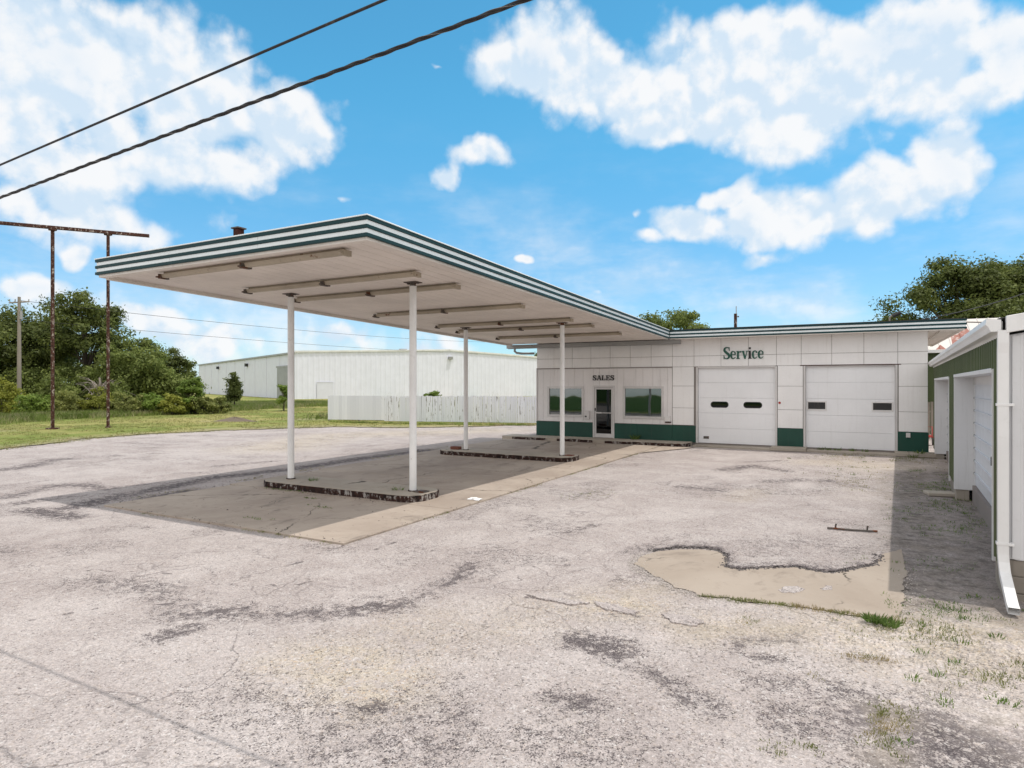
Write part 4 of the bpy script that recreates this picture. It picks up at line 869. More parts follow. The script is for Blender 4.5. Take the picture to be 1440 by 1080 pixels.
# white gable end facing the camera
W_ = 9.0; SL = .17
mb = MB(); x = .0
while x < W_:
    w = .30; za, zb_ = 3.0 + SL*min(x, W_-x if x > W_/2 else x), 3.0 + SL*min(x+w, W_-x-w if x+w > W_/2 else x+w)
    mb.hexa([(x,0,.45),(x+w,0,.45),(x+w,.05,.45),(x,.05,.45),(x,0,za),(x+w,0,zb_),(x+w,.05,zb_),(x,.05,za)])
    mb.hexa([(x+.12,-.02,.45),(x+.18,-.02,.45),(x+.2,-.0005,.45),(x+.10,-.0005,.45),(x+.12,-.02,za),(x+.18,-.02,za+SL*.06),(x+.2,-.0005,za+SL*.07),(x+.10,-.0005,za)]); x += w
gbuild(mb, 'end_wall', M['garage_white'])
mb = MB()
for i in range(3): mb.box(.03, W_, -.01+.008*i, .05, -.12+i*.19, .06+i*.19)
gbuild(mb, 'sill_board', M['wood'], .008)
gbuild(MB().box(.085, .16, -.028, -.0205, .46, 3.0), 'corner_trim', M['garage_white'], .004)
mb = MB(); mb.hexa([(.02,-.14,3.03),(W_/2,-.14,3.03+SL*W_/2),(W_/2,-.029,3.03+SL*W_/2),(.02,-.029,3.03),(.02,-.14,3.22),(W_/2,-.14,3.22+SL*W_/2),(W_/2,-.029,3.22+SL*W_/2),(.02,-.029,3.22)])
gbuild(mb, 'rake_trim', M['gutter_white'], .006)
mb = MB(); mb.add([(-.05,-.10,3.20),(W_/2,-.10,3.20+SL*(W_/2+.05)),(W_/2,GL_+.1,3.20+SL*(W_/2+.05)),(-.05,GL_+.1,3.20),(W_+.1,-.10,3.2),(W_+.1,GL_+.1,3.2)], [(0,1,2,3),(1,4,5,2)]); gbuild(mb, 'roof', M['galv'])
gbuild(MB().box(W_-.05, W_, .06, GL_, 0, 3.1), 'rear_wall', M['garage_white']); gbuild(MB().box(.07, W_-.06, GL_-.05, GL_, 0, 3.1), 'rear_wall', M['garage_green'])
# eave gutter and downspout with the kicked-out foot
prof = [(-.16,3.20),(-.17,3.13),(-.145,3.10),(-.12,3.045),(-.025,3.045),(-.025,3.18)]
mb = MB(); n = len(prof); ya, yb = -.12, GL_+.1
mb.add([(x,ya,z) for x,z in prof]+[(x,yb,z) for x,z in prof], [(i,(i+1)%n,n+(i+1)%n,n+i) for i in range(n-1)]+[tuple(range(n-1,-1,-1)), tuple(range(n,2*n))])
mb.box(-.02, .0, ya+.1, yb, 3.0, 3.17)
gt = gbuild(mb, 'gutter', M['gutter_white'], .004)
def flat_pipe(path, w, d):   # rectangular pipe through centre points with per-point normal in the YZ plane
    vs = []; fs = []
    for i, (x, y, z) in enumerate(path):
        a = Vector(path[max(i-1,0)]); b = Vector(path[min(i+1,len(path)-1)]); t = (b-a).normalized(); s = Vector((1,0,0)); nn = t.cross(s).normalized(); p = Vector((x,y,z))
        vs += [p-s*w-nn*d, p+s*w-nn*d, p+s*w+nn*d, p-s*w+nn*d]
    for i in range(len(path)-1):
        for k in range(4): fs.append((4*i+k, 4*i+(k+1)%4, 4*i+4+(k+1)%4, 4*i+4+k))
    m_ = MB(); m_.add(vs, fs); return m_
xd = -.005
mb = flat_pipe([(xd,-.09,3.06),(xd,-.09,2.92),(xd,-.075,2.8),(xd,-.075,.52),(xd+.005,-.09,.42),(xd+.01,-.16,.30),(xd+.02,-.62,.085),(xd+.025,-.70,.055)], .052, .042)
q = gbuild(mb, 'downspout', M['gutter_white'], .006); q.parent = gt
for z in (2.2, .62):
    q2 = gbuild(MB().box(xd-.064, xd+.1, -.123, -.029, z, z+.03), 'strap', M['gutter_white'], .003); q2.parent = gt
# loose flat stone by the garage wall
(sx_, sy_), = [(1.85,18.96)]; o = MB().box(-.28,.28,-.2,.2,0,.07).build('stone_slab', M['walk'], bevel=.015); o.location = (1.52, 16.9, 0); o.rotation_euler.z = .2; tag(o, 'flat grey stone slab beside the garage wall between its doors', 'stone')

# ------------------------------------------------------------------ shed behind, seen between station and garage
sh = empty('shed', (8.2, 38, 0)); tag(sh, 'green shed with patchy rusty red and white metal roof behind the garage', 'shed')
mb = LB(); x = 2.0
while x < 14.4: mb.box(x, x+.285, 38, 38.06, 0, 4.05); mb.box(x+.10,x+.17,37.98,37.9995,0,4.05); x += .29
mb.put('wall', M['garage_green'], sh)
LB().box(2.0,2.06,38.061,46,0,4.05).put('side_wall', M['garage_green'], sh); LB().box(14.4,14.46,38,46,0,4.05).put('side_wall', M['garage_green'], sh)
mb = LB(); mb.add([(1.8,37.6,4.12),(14.7,37.6,4.12),(14.7,42,5.95),(1.8,42,5.95),(1.8,46.4,4.12),(14.7,46.4,4.12)], [(0,1,2,3),(3,2,5,4)])
for i in range(26): x = 1.9+i*.5; mb.tube([(x,37.6,4.13),(x,42,5.96)], .025, 6, cap=False)
mb.put('roof', M['rust_roof'], sh); LB().box(1.8,14.7,37.52,37.6,3.98,4.14).put('eave_trim', M['gutter_white'], sh, .006)
LB().box(2.35,2.85,37.93,37.978,1.25,2.3).put('window', M['door_white'], sh, .006)
mb = MB(); 
for i in range(9): mb.box(2.02+i*.16, 2.15+i*.16, 33.5, 33.53, .02, 1.65+rnd.uniform(-.03,.03))
mb.box(2.0,3.5,33.531,33.57,.4,.48); mb.box(2.0,3.5,33.531,33.57,1.2,1.28)
o = mb.build('board_fence', M['wood']); tag(o, 'short weathered brown board fence in the gap between station and garage', 'fence')
c = empty('hand_cart', (2.28, 30.6, 0)); tag(c, 'small red metal cart standing in the gap beside the station', 'cart')
mb = LB(); mb.box(2.08,2.5,30.3,30.9,.32,.36); mb.tube([(2.1,30.35,.34),(2.1,30.3,.75),(2.46,30.3,.75),(2.46,30.35,.34)], .02, 8); mb.tube([(2.1,30.9,.36),(2.48,30.9,.36)], .02, 8); mb.put('frame', M['red'], c)
for x in (2.06, 2.5): LB().tube([(x-.02,30.6,.16),(x+.02,30.6,.16)], .16, 16).put('wheel', M['dark'], c)

# ------------------------------------------------------------------ warehouse far behind
def camw(l, d): ca, sa = math.cos(.5), math.sin(.5); return Vector((ca*l - sa*d, sa*l + ca*d, 0))
A_ = camw(-34.6, 102); Bd = (camw(.812, .583)).normalized(); Cd = (camw(-.583, .812)).normalized()
wh = empty('warehouse', A_[:], math.atan2(Bd.y, Bd.x)); tag(wh, 'large white metal warehouse with low gable roof beyond the board fence', 'warehouse')
WW, WL_, HE, HP = 56.6, 82, 7.55, 8.65
gz = lambda x: HE + (HP-HE)*(1-abs(x-WW/2)/(WW/2))
mb = MB(); x = .0
while x < WW - .01:
    w = min(.9, WW-x); z0, z1 = gz(x), gz(x+w)
    mb.hexa([(x,0,0),(x+w,0,0),(x+w,.2,0),(x,.2,0),(x,0,z0),(x+w,0,z1),(x+w,.2,z1),(x,.2,z0)])
    mb.hexa([(x+.3,-.04,0),(x+.5,-.04,0),(x+.6,-.001,0),(x+.2,-.001,0),(x+.3,-.04,z0-.02),(x+.5,-.04,z0-.02),(x+.6,-.001,z0-.02),(x+.2,-.001,z0-.02)]); x += w
mb.build('gable_wall', M['ware'], wh)
mb = MB(); y = .201
while y < WL_: w = min(8.2, WL_-y); mb.box(0, .2, y+.02, y+w-.02, 0, HE); mb.box(-.05,.0-.001,y+w-.09,y+w+.0,0,HE); y += w
mb.build('side_wall', M['ware_side'], wh)
MB().box(WW-.2, WW, .201, WL_, 0, HE).build('side_wall', M['ware_side'], wh)
mb = MB(); mb.add([(-.2,-.2,HE+.04),(WW/2,-.2,HP+.06),(WW+.2,-.2,HE+.04),(-.2,WL_,HE+.04),(WW/2,WL_,HP+.06),(WW+.2,WL_,HE+.04)], [(0,1,4,3),(1,2,5,4)]); mb.build('roof', M['ware'], wh)
mb = MB()
for s in (0, 1):
    x0, x1 = (0, WW/2) if s == 0 else (WW/2, WW)
    mb.hexa([(x0-.1,-.18,gz(x0)-.1),(x1,-.18,gz(x1)-.1),(x1,-.08,gz(x1)-.1),(x0-.1,-.08,gz(x0)-.1),(x0-.1,-.18,gz(x0)+.22),(x1,-.18,gz(x1)+.22),(x1,-.08,gz(x1)+.22),(x0-.1,-.08,gz(x0)+.22)])
mb.build('rake_trim', M['gutter_white'], wh); MB().box(-.3,-.06,-.15,WL_,HE-.25,HE+.03).build('gutter', M['galv'], wh)
def ondoor(x0, x1, z1, name, side=False):
    mb = MB()
    if side: mb.box(-.12,-.055,x0,x1,0,z1); mb.box(-.2,-.121,x0-.3,x1+.3,z1,z1+.3)
    else: mb.box(x0,x1,-.12,-.071,0,z1); mb.box(x0-.05,x1+.05,-.15,-.1205,z1,z1+.08)
    mb.build(name, M['ware_side'] if not side else M['galv'], wh)
ondoor(3.5, 6.2, 2.7, 'small_door'); ondoor(3.6, 9.6, 5.2, 'sliding_door', True)
for y in (30, 57): MB().box(-.5,-.055,y,y+.9,5.9,6.5).build('wall_light', M['dark'], wh)
MB().box(28.0,28.8,-.5,-.072,7.0,7.5).build('wall_light', M['galv'], wh); MB().box(20.0,21.2,3,4,HE+.8,HE+1.3).build('roof_box', M['galv'], wh)

# ------------------------------------------------------------------ white board fence
F0, F1 = Vector((-31.04,31.36,0)), Vector((-16.2,35.7,0)); fd = (F1-F0).normalized(); FLN = (F1-F0).length
fe = empty('board_fence', F0[:], math.atan2(fd.y, fd.x)); tag(fe, 'long white board fence with peeling paint between the lawn and the warehouse', 'fence')
mb = MB(); x = 0
while x < 3.85: mb.box(x+.003, x+.197, 0, .022, .10, 1.68+rnd.uniform(-.006,.006)); x += .2
mb.build('new_board', M['fence_new'], fe)
mb = MB()
while x < FLN:
    w = .15; t = rnd.uniform(-.012,.012); z1 = 1.66 + rnd.uniform(-.03,.03) + .05*(x-3.8)/11
    mb.hexa([(x+.006,0,.05),(x+w-.006,0,.05),(x+w-.006,.02,.05),(x+.006,.02,.05),(x+.006+t,0,z1),(x+w-.006+t,0,z1),(x+w-.006+t,.02,z1),(x+.006+t,.02,z1)]); x += w
mb.build('weathered_board', M['fence_old'], fe)
mb = MB(); 
for z in (.35,1.35): mb.box(0, FLN, .023, .06, z, z+.09)
mb.build('rail', M['wood'], fe)
for i in range(8): MB().box(.05+i*2.15-.05, .05+i*2.15+.05, .061, .16, -.1, 1.66).build('fence_post', M['wood'], fe)

# ------------------------------------------------------------------ old sign frame
sf = empty('sign_frame', (-38.4, 19.9, 0)); tag(sf, 'tall bare rusty sign frame of two pipes and a cross beam on the lawn', 'sign frame')
p1, p2 = camw(-.7178*34.5,34.5), camw(-.6311*35.6,35.6); dd_ = (p2-p1).normalized(); ZB = 10.8
for p, r in ((p1,.088),(p2,.082)):
    q = LB().tube([(*p.xy,0),(*p.xy,ZB-.02)], r, 14).put('post', M['rust'], sf); b = LB().tube([(*p.xy,.0),(*p.xy,.09)], r*3.6 if p is p1 else r*1.7, 14).put('base_plate', M['rust'], sf); b.parent = q
    b = LB().box(p.x-.14,p.x+.14,p.y-.15,p.y+.15,ZB-.08,ZB-.001).put('clamp', M['rust'], sf); b.parent = q
a = p1 - dd_*4.2; b = p2 + dd_*2.0; sd = Vector((dd_.y,-dd_.x,0))*.09
mb = LB(); mb.hexa([(*(a-sd).xy,ZB+.0),(*(a+sd).xy,ZB+.0),(*(b+sd).xy,ZB),(*(b-sd).xy,ZB),(*(a-sd).xy,ZB+.17),(*(a+sd).xy,ZB+.17),(*(b+sd).xy,ZB+.17),(*(b-sd).xy,ZB+.17)]); mb.put('cross_beam', M['rust'], sf, .01)

# ------------------------------------------------------------------ utility pole and wires
up = camw(-.770*54, 54); u_ = empty('utility_pole', up[:]); tag(u_, 'grey wooden utility pole with a cross arm among the trees at left', 'utility pole')
LB().tube([(*up.xy,0),(*up.xy,5),(*up.xy,9.8)], [.17,.15,.11], 12).put('pole', M['polewood'], u_)
sd = camw(1,0)*.85; mb = LB(); mb.tube([(*(up-sd).xy,9.3),(*(up+sd).xy,9.4)], .06, 6); mb.put('cross_arm', M['polewood'], u_)
for k in (-.95, -.4, .95): q = LB().tube([(*(up+sd*k).xy,9.4),(*(up+sd*k).xy,9.6)], .045, 8).put('insulator', M['galv'], u_)
LB().tube([(*(up+sd*.2).xy,7.9),(*(up+sd*.2).xy,8.6)], .12, 12).put('transformer', M['galv'], u_)
def cable(name, a, b, sag, r, mat, label, n=24, cat='wire', seg=6):
    a = Vector(a); b = Vector(b); pts = [a.lerp(b, i/n) - Vector((0,0,sag*4*(i/n)*(1-i/n))) for i in range(n+1)]
    o = MB().tube(pts, r, seg).build(name, mat); tag(o, label, cat); return o
e1 = camw(10, 160); cable('power_line', (*up.xy,9.5), (*e1.xy,13.0), 1.3, .02, M['cable'], 'upper thin power line running from the utility pole across the sky behind the canopy')
cable('power_line', (*up.xy,7.9), (*(e1+camw(3,0)).xy,9.8), 1.0, .018, M['cable'], 'lower thin power line running from the utility pole over the warehouse')
# near cables crossing above the camera, parallel to the road
def helix(path_fn, n, turns, rad, r, ph, seg):
    pts = []
    for i in range(n+1):
        t = i/n; p = path_fn(t); a = 2*math.pi*turns*t + ph; pts.append(p + Vector((0, math.cos(a)*rad, math.sin(a)*rad)))
    return pts
k1 = 3.72; Y1_ = .88*k1; xr, xl = -.4035*k1, -11.15*k1/3.72*.0-0  # placeholder, real ends below
def wire_at(k, uu, vv_):   # point on the vertical plane y = const seen in direction uu, vv
    l = (uu-720)/900; dx, dy = math.cos(.5)*l - math.sin(.5), math.sin(.5)*l + math.cos(.5); t = k/dy
    return Vector((dx*t, k, 2.45 - (vv_-540)/900*t))
a = wire_at(3.25, 0, 278); b = wire_at(3.25, 738, 0)
def path1(t): t = t*1.9 - .45; p = a.lerp(b, t); return p - Vector((0,0,.10*4*t*(1-t)*0 - .0))
mb = MB()
for ph in (0, 2.094, 4.189): mb.tube(helix(path1, 420, 22, .0062, .0062, ph, 6), .0078, 7)
nc = empty('overhead_cable', path1(0)[:]); tag(nc, 'thick black twisted overhead cable bundle, the lower of the two crossing the sky', 'cable')
LBm = LB(); LBm.v, LBm.f, LBm.sm = mb.v, mb.f, mb.sm; LBm.put('strand', M['cable'], nc)
LB().tube(helix(path1, 700, 22, .0146, .002, 0, 4), .0015, 4).put('lashing_wire', M['lash'], nc)
a2 = wire_at(2.45, 0, 232); b2 = wire_at(2.45, 540, 0); d2 = b2 - a2
cable('overhead_cable', a2 - d2*.6, b2 + d2*.8, 0, .0075, M['cable'], 'thinner smooth black overhead cable, the upper of the two crossing the sky', 8, 'cable', 10)
# service drop at the right and the line along the roof edge
tw = camw(.8*34, 34); ra = Vector((1.9, 27.5, ZS+HB+.25))
cable('service_drop', (ra.x, ra.y, ra.z-.02), (*camw(.9*26,26).xy, 7.2), .25, .02, M['cable'], 'dark service wire running from the station roof up to the right')
pts = [Vector(p) for p in ((.6,26.6,ZS+HB+.02),(1.4,26.8,ZS+HB+.14),(2.2,27.0,ZS+HB+.03),(3.0,27.0,ZS+HB+.05),(3.9,26.2,ZS+HB-.08),(4.9,25.4,ZS+HB+.0),(5.9,24.6,ZS+HB+.25))]
o = MB().tube([tuple(p) for p in pts], .022, 8).build('grey_hose', M['dead']); tag(o, 'pale cable sagging from the station roof corner to the garage roof', 'cable')
mm = empty('service_mast', (.9, 27.2, ZS+HB-.03)); tag(mm, 'small bent service mast with dark head on the station roof at right', 'mast'); z0 = ZS+HB-.03
LB().tube([(.9,27.2,z0),(.9,27.2,z0+.35),(1.0,27.2,z0+.45)], .03, 8).put('pipe', M['dead'], mm); LB().tube([(1.0,27.2,z0+.40),(1.25,27.2,z0+.52)], .07, 10).put('head', M['dark'], mm)

# ------------------------------------------------------------------ trees
def leafmesh(name, pts, size, mat, flat=.35, out=None):
    n = len(pts); r_ = npr
    nrm = r_.normal(size=(n,3))*.62; nrm[:,2] += flat*1.2
    if out is not None: nrm += out*1.15
    nrm /= np.linalg.norm(nrm, axis=1)[:,None]
    t = np.cross(nrm, r_.normal(size=(n,3))); t /= np.linalg.norm(t, axis=1)[:,None]; b = np.cross(nrm, t)
    s = size*r_.uniform(.55, 1.35, n)[:,None]; bend = nrm*s*.25
    return fast_mesh(name, np.stack([pts + t*s, pts + b*s*.5 + bend, pts - t*s, pts - b*s*.5 + bend], 1).reshape(-1,3), 4, mat)
NRM = {}
def crown_pts(centre, rad, nclump, nleaf, seed, rc=.24, bottom=-.75):
    """leaf clumps scattered through an uneven ellipsoid, denser towards the outside"""
    r = np.random.RandomState(seed); out = []; cl = []
    lob = [(r.normal(size=3), r.uniform(.15,.35)) for _ in range(6)]
    while len(cl) < nclump:
        v = r.normal(size=3); v /= np.linalg.norm(v)
        if v[2] < bottom: continue
        k = 1
        for d, a in lob: d = d/np.linalg.norm(d); k += a*(max(0, v@d)**4) - a*.25*(max(0, -v@d)**3)
        rr = (r.uniform(.12,1)**.45)*k*.92; cl.append(v*rr*np.array(rad) + np.array(centre))
    cl = np.array(cl); mr = min(rad)
    for c in cl:
        m = int(nleaf*r.uniform(.5,1.5)); u = r.normal(size=(m,3)); u /= np.linalg.norm(u, axis=1)[:,None]; q = u*(r.uniform(.25,1,m)[:,None]**.6)*np.array([1.25,1.25,.8])*mr*rc*r.uniform(.7,1.5)*(1 + .25*r.normal(size=(m,1))); out.append(np.hstack([c + q, u]))
    return np.concatenate(out), cl
def tree(name, label, cat, base, h, rad, mat, seed, nclump=70, nleaf=110, size=.26, trunk=.28, fork=.35, rc=.24, group=None, cz=None, nlimb=9, bottom=-.75):
    r = random.Random(seed); t = empty(name, (base[0], base[1], 0)); tag(t, label, cat, group)
    cz = h - rad[2] if cz is None else cz
    pts, cl = crown_pts((0,0,cz), rad, int(nclump*.95), int(nleaf*1.7), seed, rc*.95, bottom); pts = pts[pts[:,2] > .15]
    link('crown', leafmesh('crown', pts[:,:3], size*.66, mat, .35, pts[:,3:]), t)
    mb = MB(); fz_ = h*fork; lx, ly = r.uniform(-.4,.4), r.uniform(-.4,.4)
    mb.tube([(0,0,-.1),(lx*.3,ly*.3,fz_*.5),(lx,ly,fz_)], [trunk*1.25, trunk, trunk*.8], 10)
    idx = r.sample(range(len(cl)), min(nlimb*2, len(cl)))
    for j, i in enumerate(idx):
        c = Vector(cl[i]); s = Vector((lx,ly,fz_*r.uniform(.85,1.0))); m_ = s.lerp(c, .5) + Vector((r.uniform(-.3,.3), r.uniform(-.3,.3), .12*(c-s).length)); tr = trunk*(.5 if j < nlimb else .28)
        mb.tube([s, s.lerp(m_, .5)+Vector((0,0,.1)), m_, c], [tr, tr*.75, tr*.5, tr*.15], 7, cap=False)
    mb.build('trunk', M['bark'], t); return t
def at_cam(u, d): return camw((u-720)*d/900, d)
gl = 'trees at the left beyond the lawn'
tree('tree', 'tallest dark tree of the left group with an open crown behind the rusty sign frame', 'tree', at_cam(122,62), 11.2, (3.6,3.6,4.3), M['leaf_dark'], 3, 90, 120, .24, .3, group=gl, rc=.2)
tree('tree', 'broad dark tree behind the utility pole at the far left', 'tree', at_cam(22,64), 9.4, (4.2,4,4.2), M['leaf_dark'], 5, 100, 120, .25, .3, group=gl)
tree('tree', 'dark tree rising between the utility pole and the left sign post', 'tree', at_cam(66,66), 10.0, (3.0,3,4.2), M['leaf_dark'], 8, 80, 120, .24, group=gl, rc=.22)
tree('tree', 'mid green rounded tree just right of the right sign post', 'tree', at_cam(188,60), 6.7, (3.4,3,3.2), M['leaf_mid'], 12, 90, 120, .22, .22, group=gl)
tree('tree', 'compact dark round tree at the right end of the left group', 'tree', at_cam(243,64), 6.1, (1.9,1.9,2.5), M['leaf_dark'], 14, 60, 130, .2, .2, group=gl)
tree('tree', 'lower green tree between the mid green tree and the compact round one', 'tree', at_cam(216,66), 5.6, (2.3,2,2.4), M['leaf_mid'], 15, 60, 120, .22, .2, group=gl)
tree('tree', 'dense dark green tree at the left edge of the photo beyond the bushes', 'tree', at_cam(-45,58), 9.0, (3.5,3.5,4.2), M['leaf_dark'], 17, 80, 120, .25, group=gl)
tree('young_tree', 'small bright green young tree in front of the warehouse left end', 'tree', at_cam(267,52), 3.0, (1.1,1,1.4), M['leaf_bright'], 19, 46, 90, .15, .08, group=gl)
tree('young_tree', 'slim dark young tree standing alone in front of the warehouse side wall', 'tree', at_cam(330,62), 3.1, (.62,.6,1.3), M['leaf_dark'], 21, 60, 60, .15, .07, rc=.45)
tree('young_tree', 'small loose yellow green sapling left of the front left canopy post', 'tree', at_cam(399,58), 2.4, (.8,.8,1.0), M['leaf_bright'], 22, 22, 60, .14, .06)
gb = 'bushes along the far edge of the lawn'
BL = [(5,50,3.0,1.9,'leaf_yellow','tall yellow green bush at the left edge in front of the trees'),(48,49,1.9,1.5,'leaf_bright','low green bush just left of the left sign post'),(96,50,2.0,1.9,'leaf_olive','olive green bush between the two sign posts'),
      (140,50,1.9,1.6,'leaf_yellow','yellow green bush behind the right sign post'),(178,50,1.8,1.6,'leaf_olive','olive bush right of the right sign post'),(212,51,1.9,1.4,'leaf_bright','green bush below the lower green tree'),(245,51,1.7,1.5,'leaf_yellow','yellow green bush left of the bright young tree'),
      (280,52,1.5,1.4,'leaf_olive','low olive bush at the foot of the bright young tree'),(307,53,1.3,1.2,'leaf_olive','low olive bush at the right end of the bush row'),(75,54,3.2,2.0,'leaf_mid','taller green bush behind the left sign post'),(160,55,3.0,2.2,'leaf_mid','tall green bush behind the bush row right of the sign frame'),
      (-35,50,2.6,2.2,'leaf_mid','green bush cut by the left edge of the photo')]
for i, (u, d, h, rx, mt, lab) in enumerate(BL):
    b = empty('bush', at_cam(u, d)[:]); tag(b, lab, 'bush', gb)
    pts, cl = crown_pts((0,0,h*.45), (rx,1.1,h*.52), 46, 80, 40+i, .24, -.9); pts = pts[pts[:,2] > .05]
    link('foliage', leafmesh('foliage', pts[:,:3], .10, M[mt], .35, pts[:,3:]), b)
    mb = MB(); 
    for c in cl[:14]: mb.tube([(c[0]*.2,c[1]*.2,0),(c[0]*.6,c[1]*.6,c[2]*.5),tuple(c)], [.03,.02,.008], 5, cap=False)
    mb.build('stem', M['bark'], b)
fill = tree('hedge', 'dense dark hedge of brush filling the space below the left trees', 'hedge', at_cam(120,60), 3.9, (9.5,2.2,2.0), M['leaf_mid'], 60, 240, 110, .2, .15, cz=1.9, rc=.42, nlimb=12, bottom=-.95); fill.rotation_euler.z = .5
# bare fallen branches in front of the tallest tree
r = random.Random(4); mb = MB(); c = at_cam(140,55)
for i in range(60):
    a = r.uniform(0,6.28); l = r.uniform(1.0,2.6); p = Vector((r.uniform(-.5,.5), r.uniform(-.4,.4), r.uniform(1.4,2.2))); d = Vector((math.cos(a)*1.1, math.sin(a)*.5, r.uniform(-.3,.9))).normalized()
    mb.tube([p, p + d*l*.5 + Vector((0,0,.12)), p + d*l + Vector((r.uniform(-.2,.2),0,-.35))], [.035,.022,.006], 5, cap=False)
mb.tube([(0,0,0),(.1,0,1.6),(0,0,3.0)], [.12,.1,.07], 8); o = mb.build('dead_tree', M['dead']); o.location = c; tag(o, 'bare grey dead branches below the tallest left tree', 'dead tree')
gr = 'trees behind the station and garage'
tree('tree', 'big dark spreading tree behind the right end of the station roof', 'tree', at_cam(1366,50), 12.9, (4.3,4.4,4.4), M['leaf_dark'], 31, 110, 190, .21, .42, .32, .2, gr, nlimb=14)
tree('tree', 'big dark tree at the right edge of the photo behind the garage', 'tree', at_cam(1472,50), 13.2, (5.0,4.8,4.6), M['leaf_dark'], 33, 120, 180, .21, .42, .3, .2, gr, nlimb=14)
tree('tree', 'low dark tree showing above the rusty shed roof', 'tree', at_cam(1415,46), 8.6, (4.8,3.5,3.4), M['leaf_dark'], 34, 80, 150, .21, .3, .3, .24, gr)
tree('tree', 'small green tree showing above the roof left of the big dark tree', 'tree', at_cam(1258,60), 8.9, (2.1,2.0,2.2), M['leaf_mid'], 35, 50, 120, .2, .25, .4, .24, gr)
tree('tree', 'light green tree showing above the roof where canopy and station meet', 'tree', at_cam(938,54), 8.9, (3.4,3,3.0), M['leaf_mid'], 37, 60, 150, .2, .28, .4, .2, gr)
tree('tree', 'green tree seen in the gap below the canopy gutter above the warehouse roof', 'tree', at_cam(772,190), 12.6, (6,5,5), M['leaf_mid'], 38, 60, 120, .4, .3, .4, .22)
b = empty('bush', (at_cam(608,46))[:]); tag(b, 'small green bush peeking over the white board fence', 'bush'); pts, cl = crown_pts((0,0,1.2), (.75,.6,.85), 24, 80, 70, .25, -.9); link('foliage', leafmesh('foliage', pts[:,:3], .1, M['leaf_bright'], .35, pts[:,3:]), b)
mb = MB(); [mb.tube([(0,0,0),(c_[0]*.6,c_[1]*.6,c_[2]*.5),tuple(c_)], [.03,.02,.008], 5, cap=False) for c_ in cl[:8]]; mb.build('stem', M['bark'], b)
# dry stalks behind the fence
q = [F0 + fd*npr.uniform(2, FLN) + Vector((-fd.y, fd.x, 0))*npr.uniform(.4,1.6) for _ in range(70)]
tag(link('dry_stalks', fast_mesh('dry_stalks', blades([(p.x,p.y,0) for p in q], 4, 1.75, .012, .15, .2, .25), 5, M['tall_grass'])), kind='stuff')

# ------------------------------------------------------------------ sky, sun, camera
S = Vector((.306, .075, 1)).normalized(); el = math.asin(S.z); az = math.atan2(S.x, S.y)
sun = bpy.data.lights.new('sun', 'SUN'); sun.energy = 2.4; sun.angle = R(.53); sun.color = (1, .955, .89)
so = bpy.data.objects.new('sun', sun); COL.objects.link(so); so.rotation_euler = S.to_track_quat('Z','Y').to_euler(); so.location = (0,0,40)
wd = bpy.data.worlds.new('World'); scene.world = wd; wd.cycles.sampling_method = 'MANUAL'; wd.cycles.sample_map_resolution = 512; wd.use_nodes = True; wd.node_tree.nodes.clear(); t = NT(wd.node_tree)
sky = t.n('TexSky', sky_type='NISHITA'); sky.sun_disc = False; sky.sun_elevation = el; sky.sun_rotation = az; sky.air_density = .75; sky.dust_density = .6; sky.ozone_density = 2.5
d = t.n('TexCoord').outputs['Generated']; sp = t.n('SeparateXYZ'); t.L.new(d, sp.inputs[0])
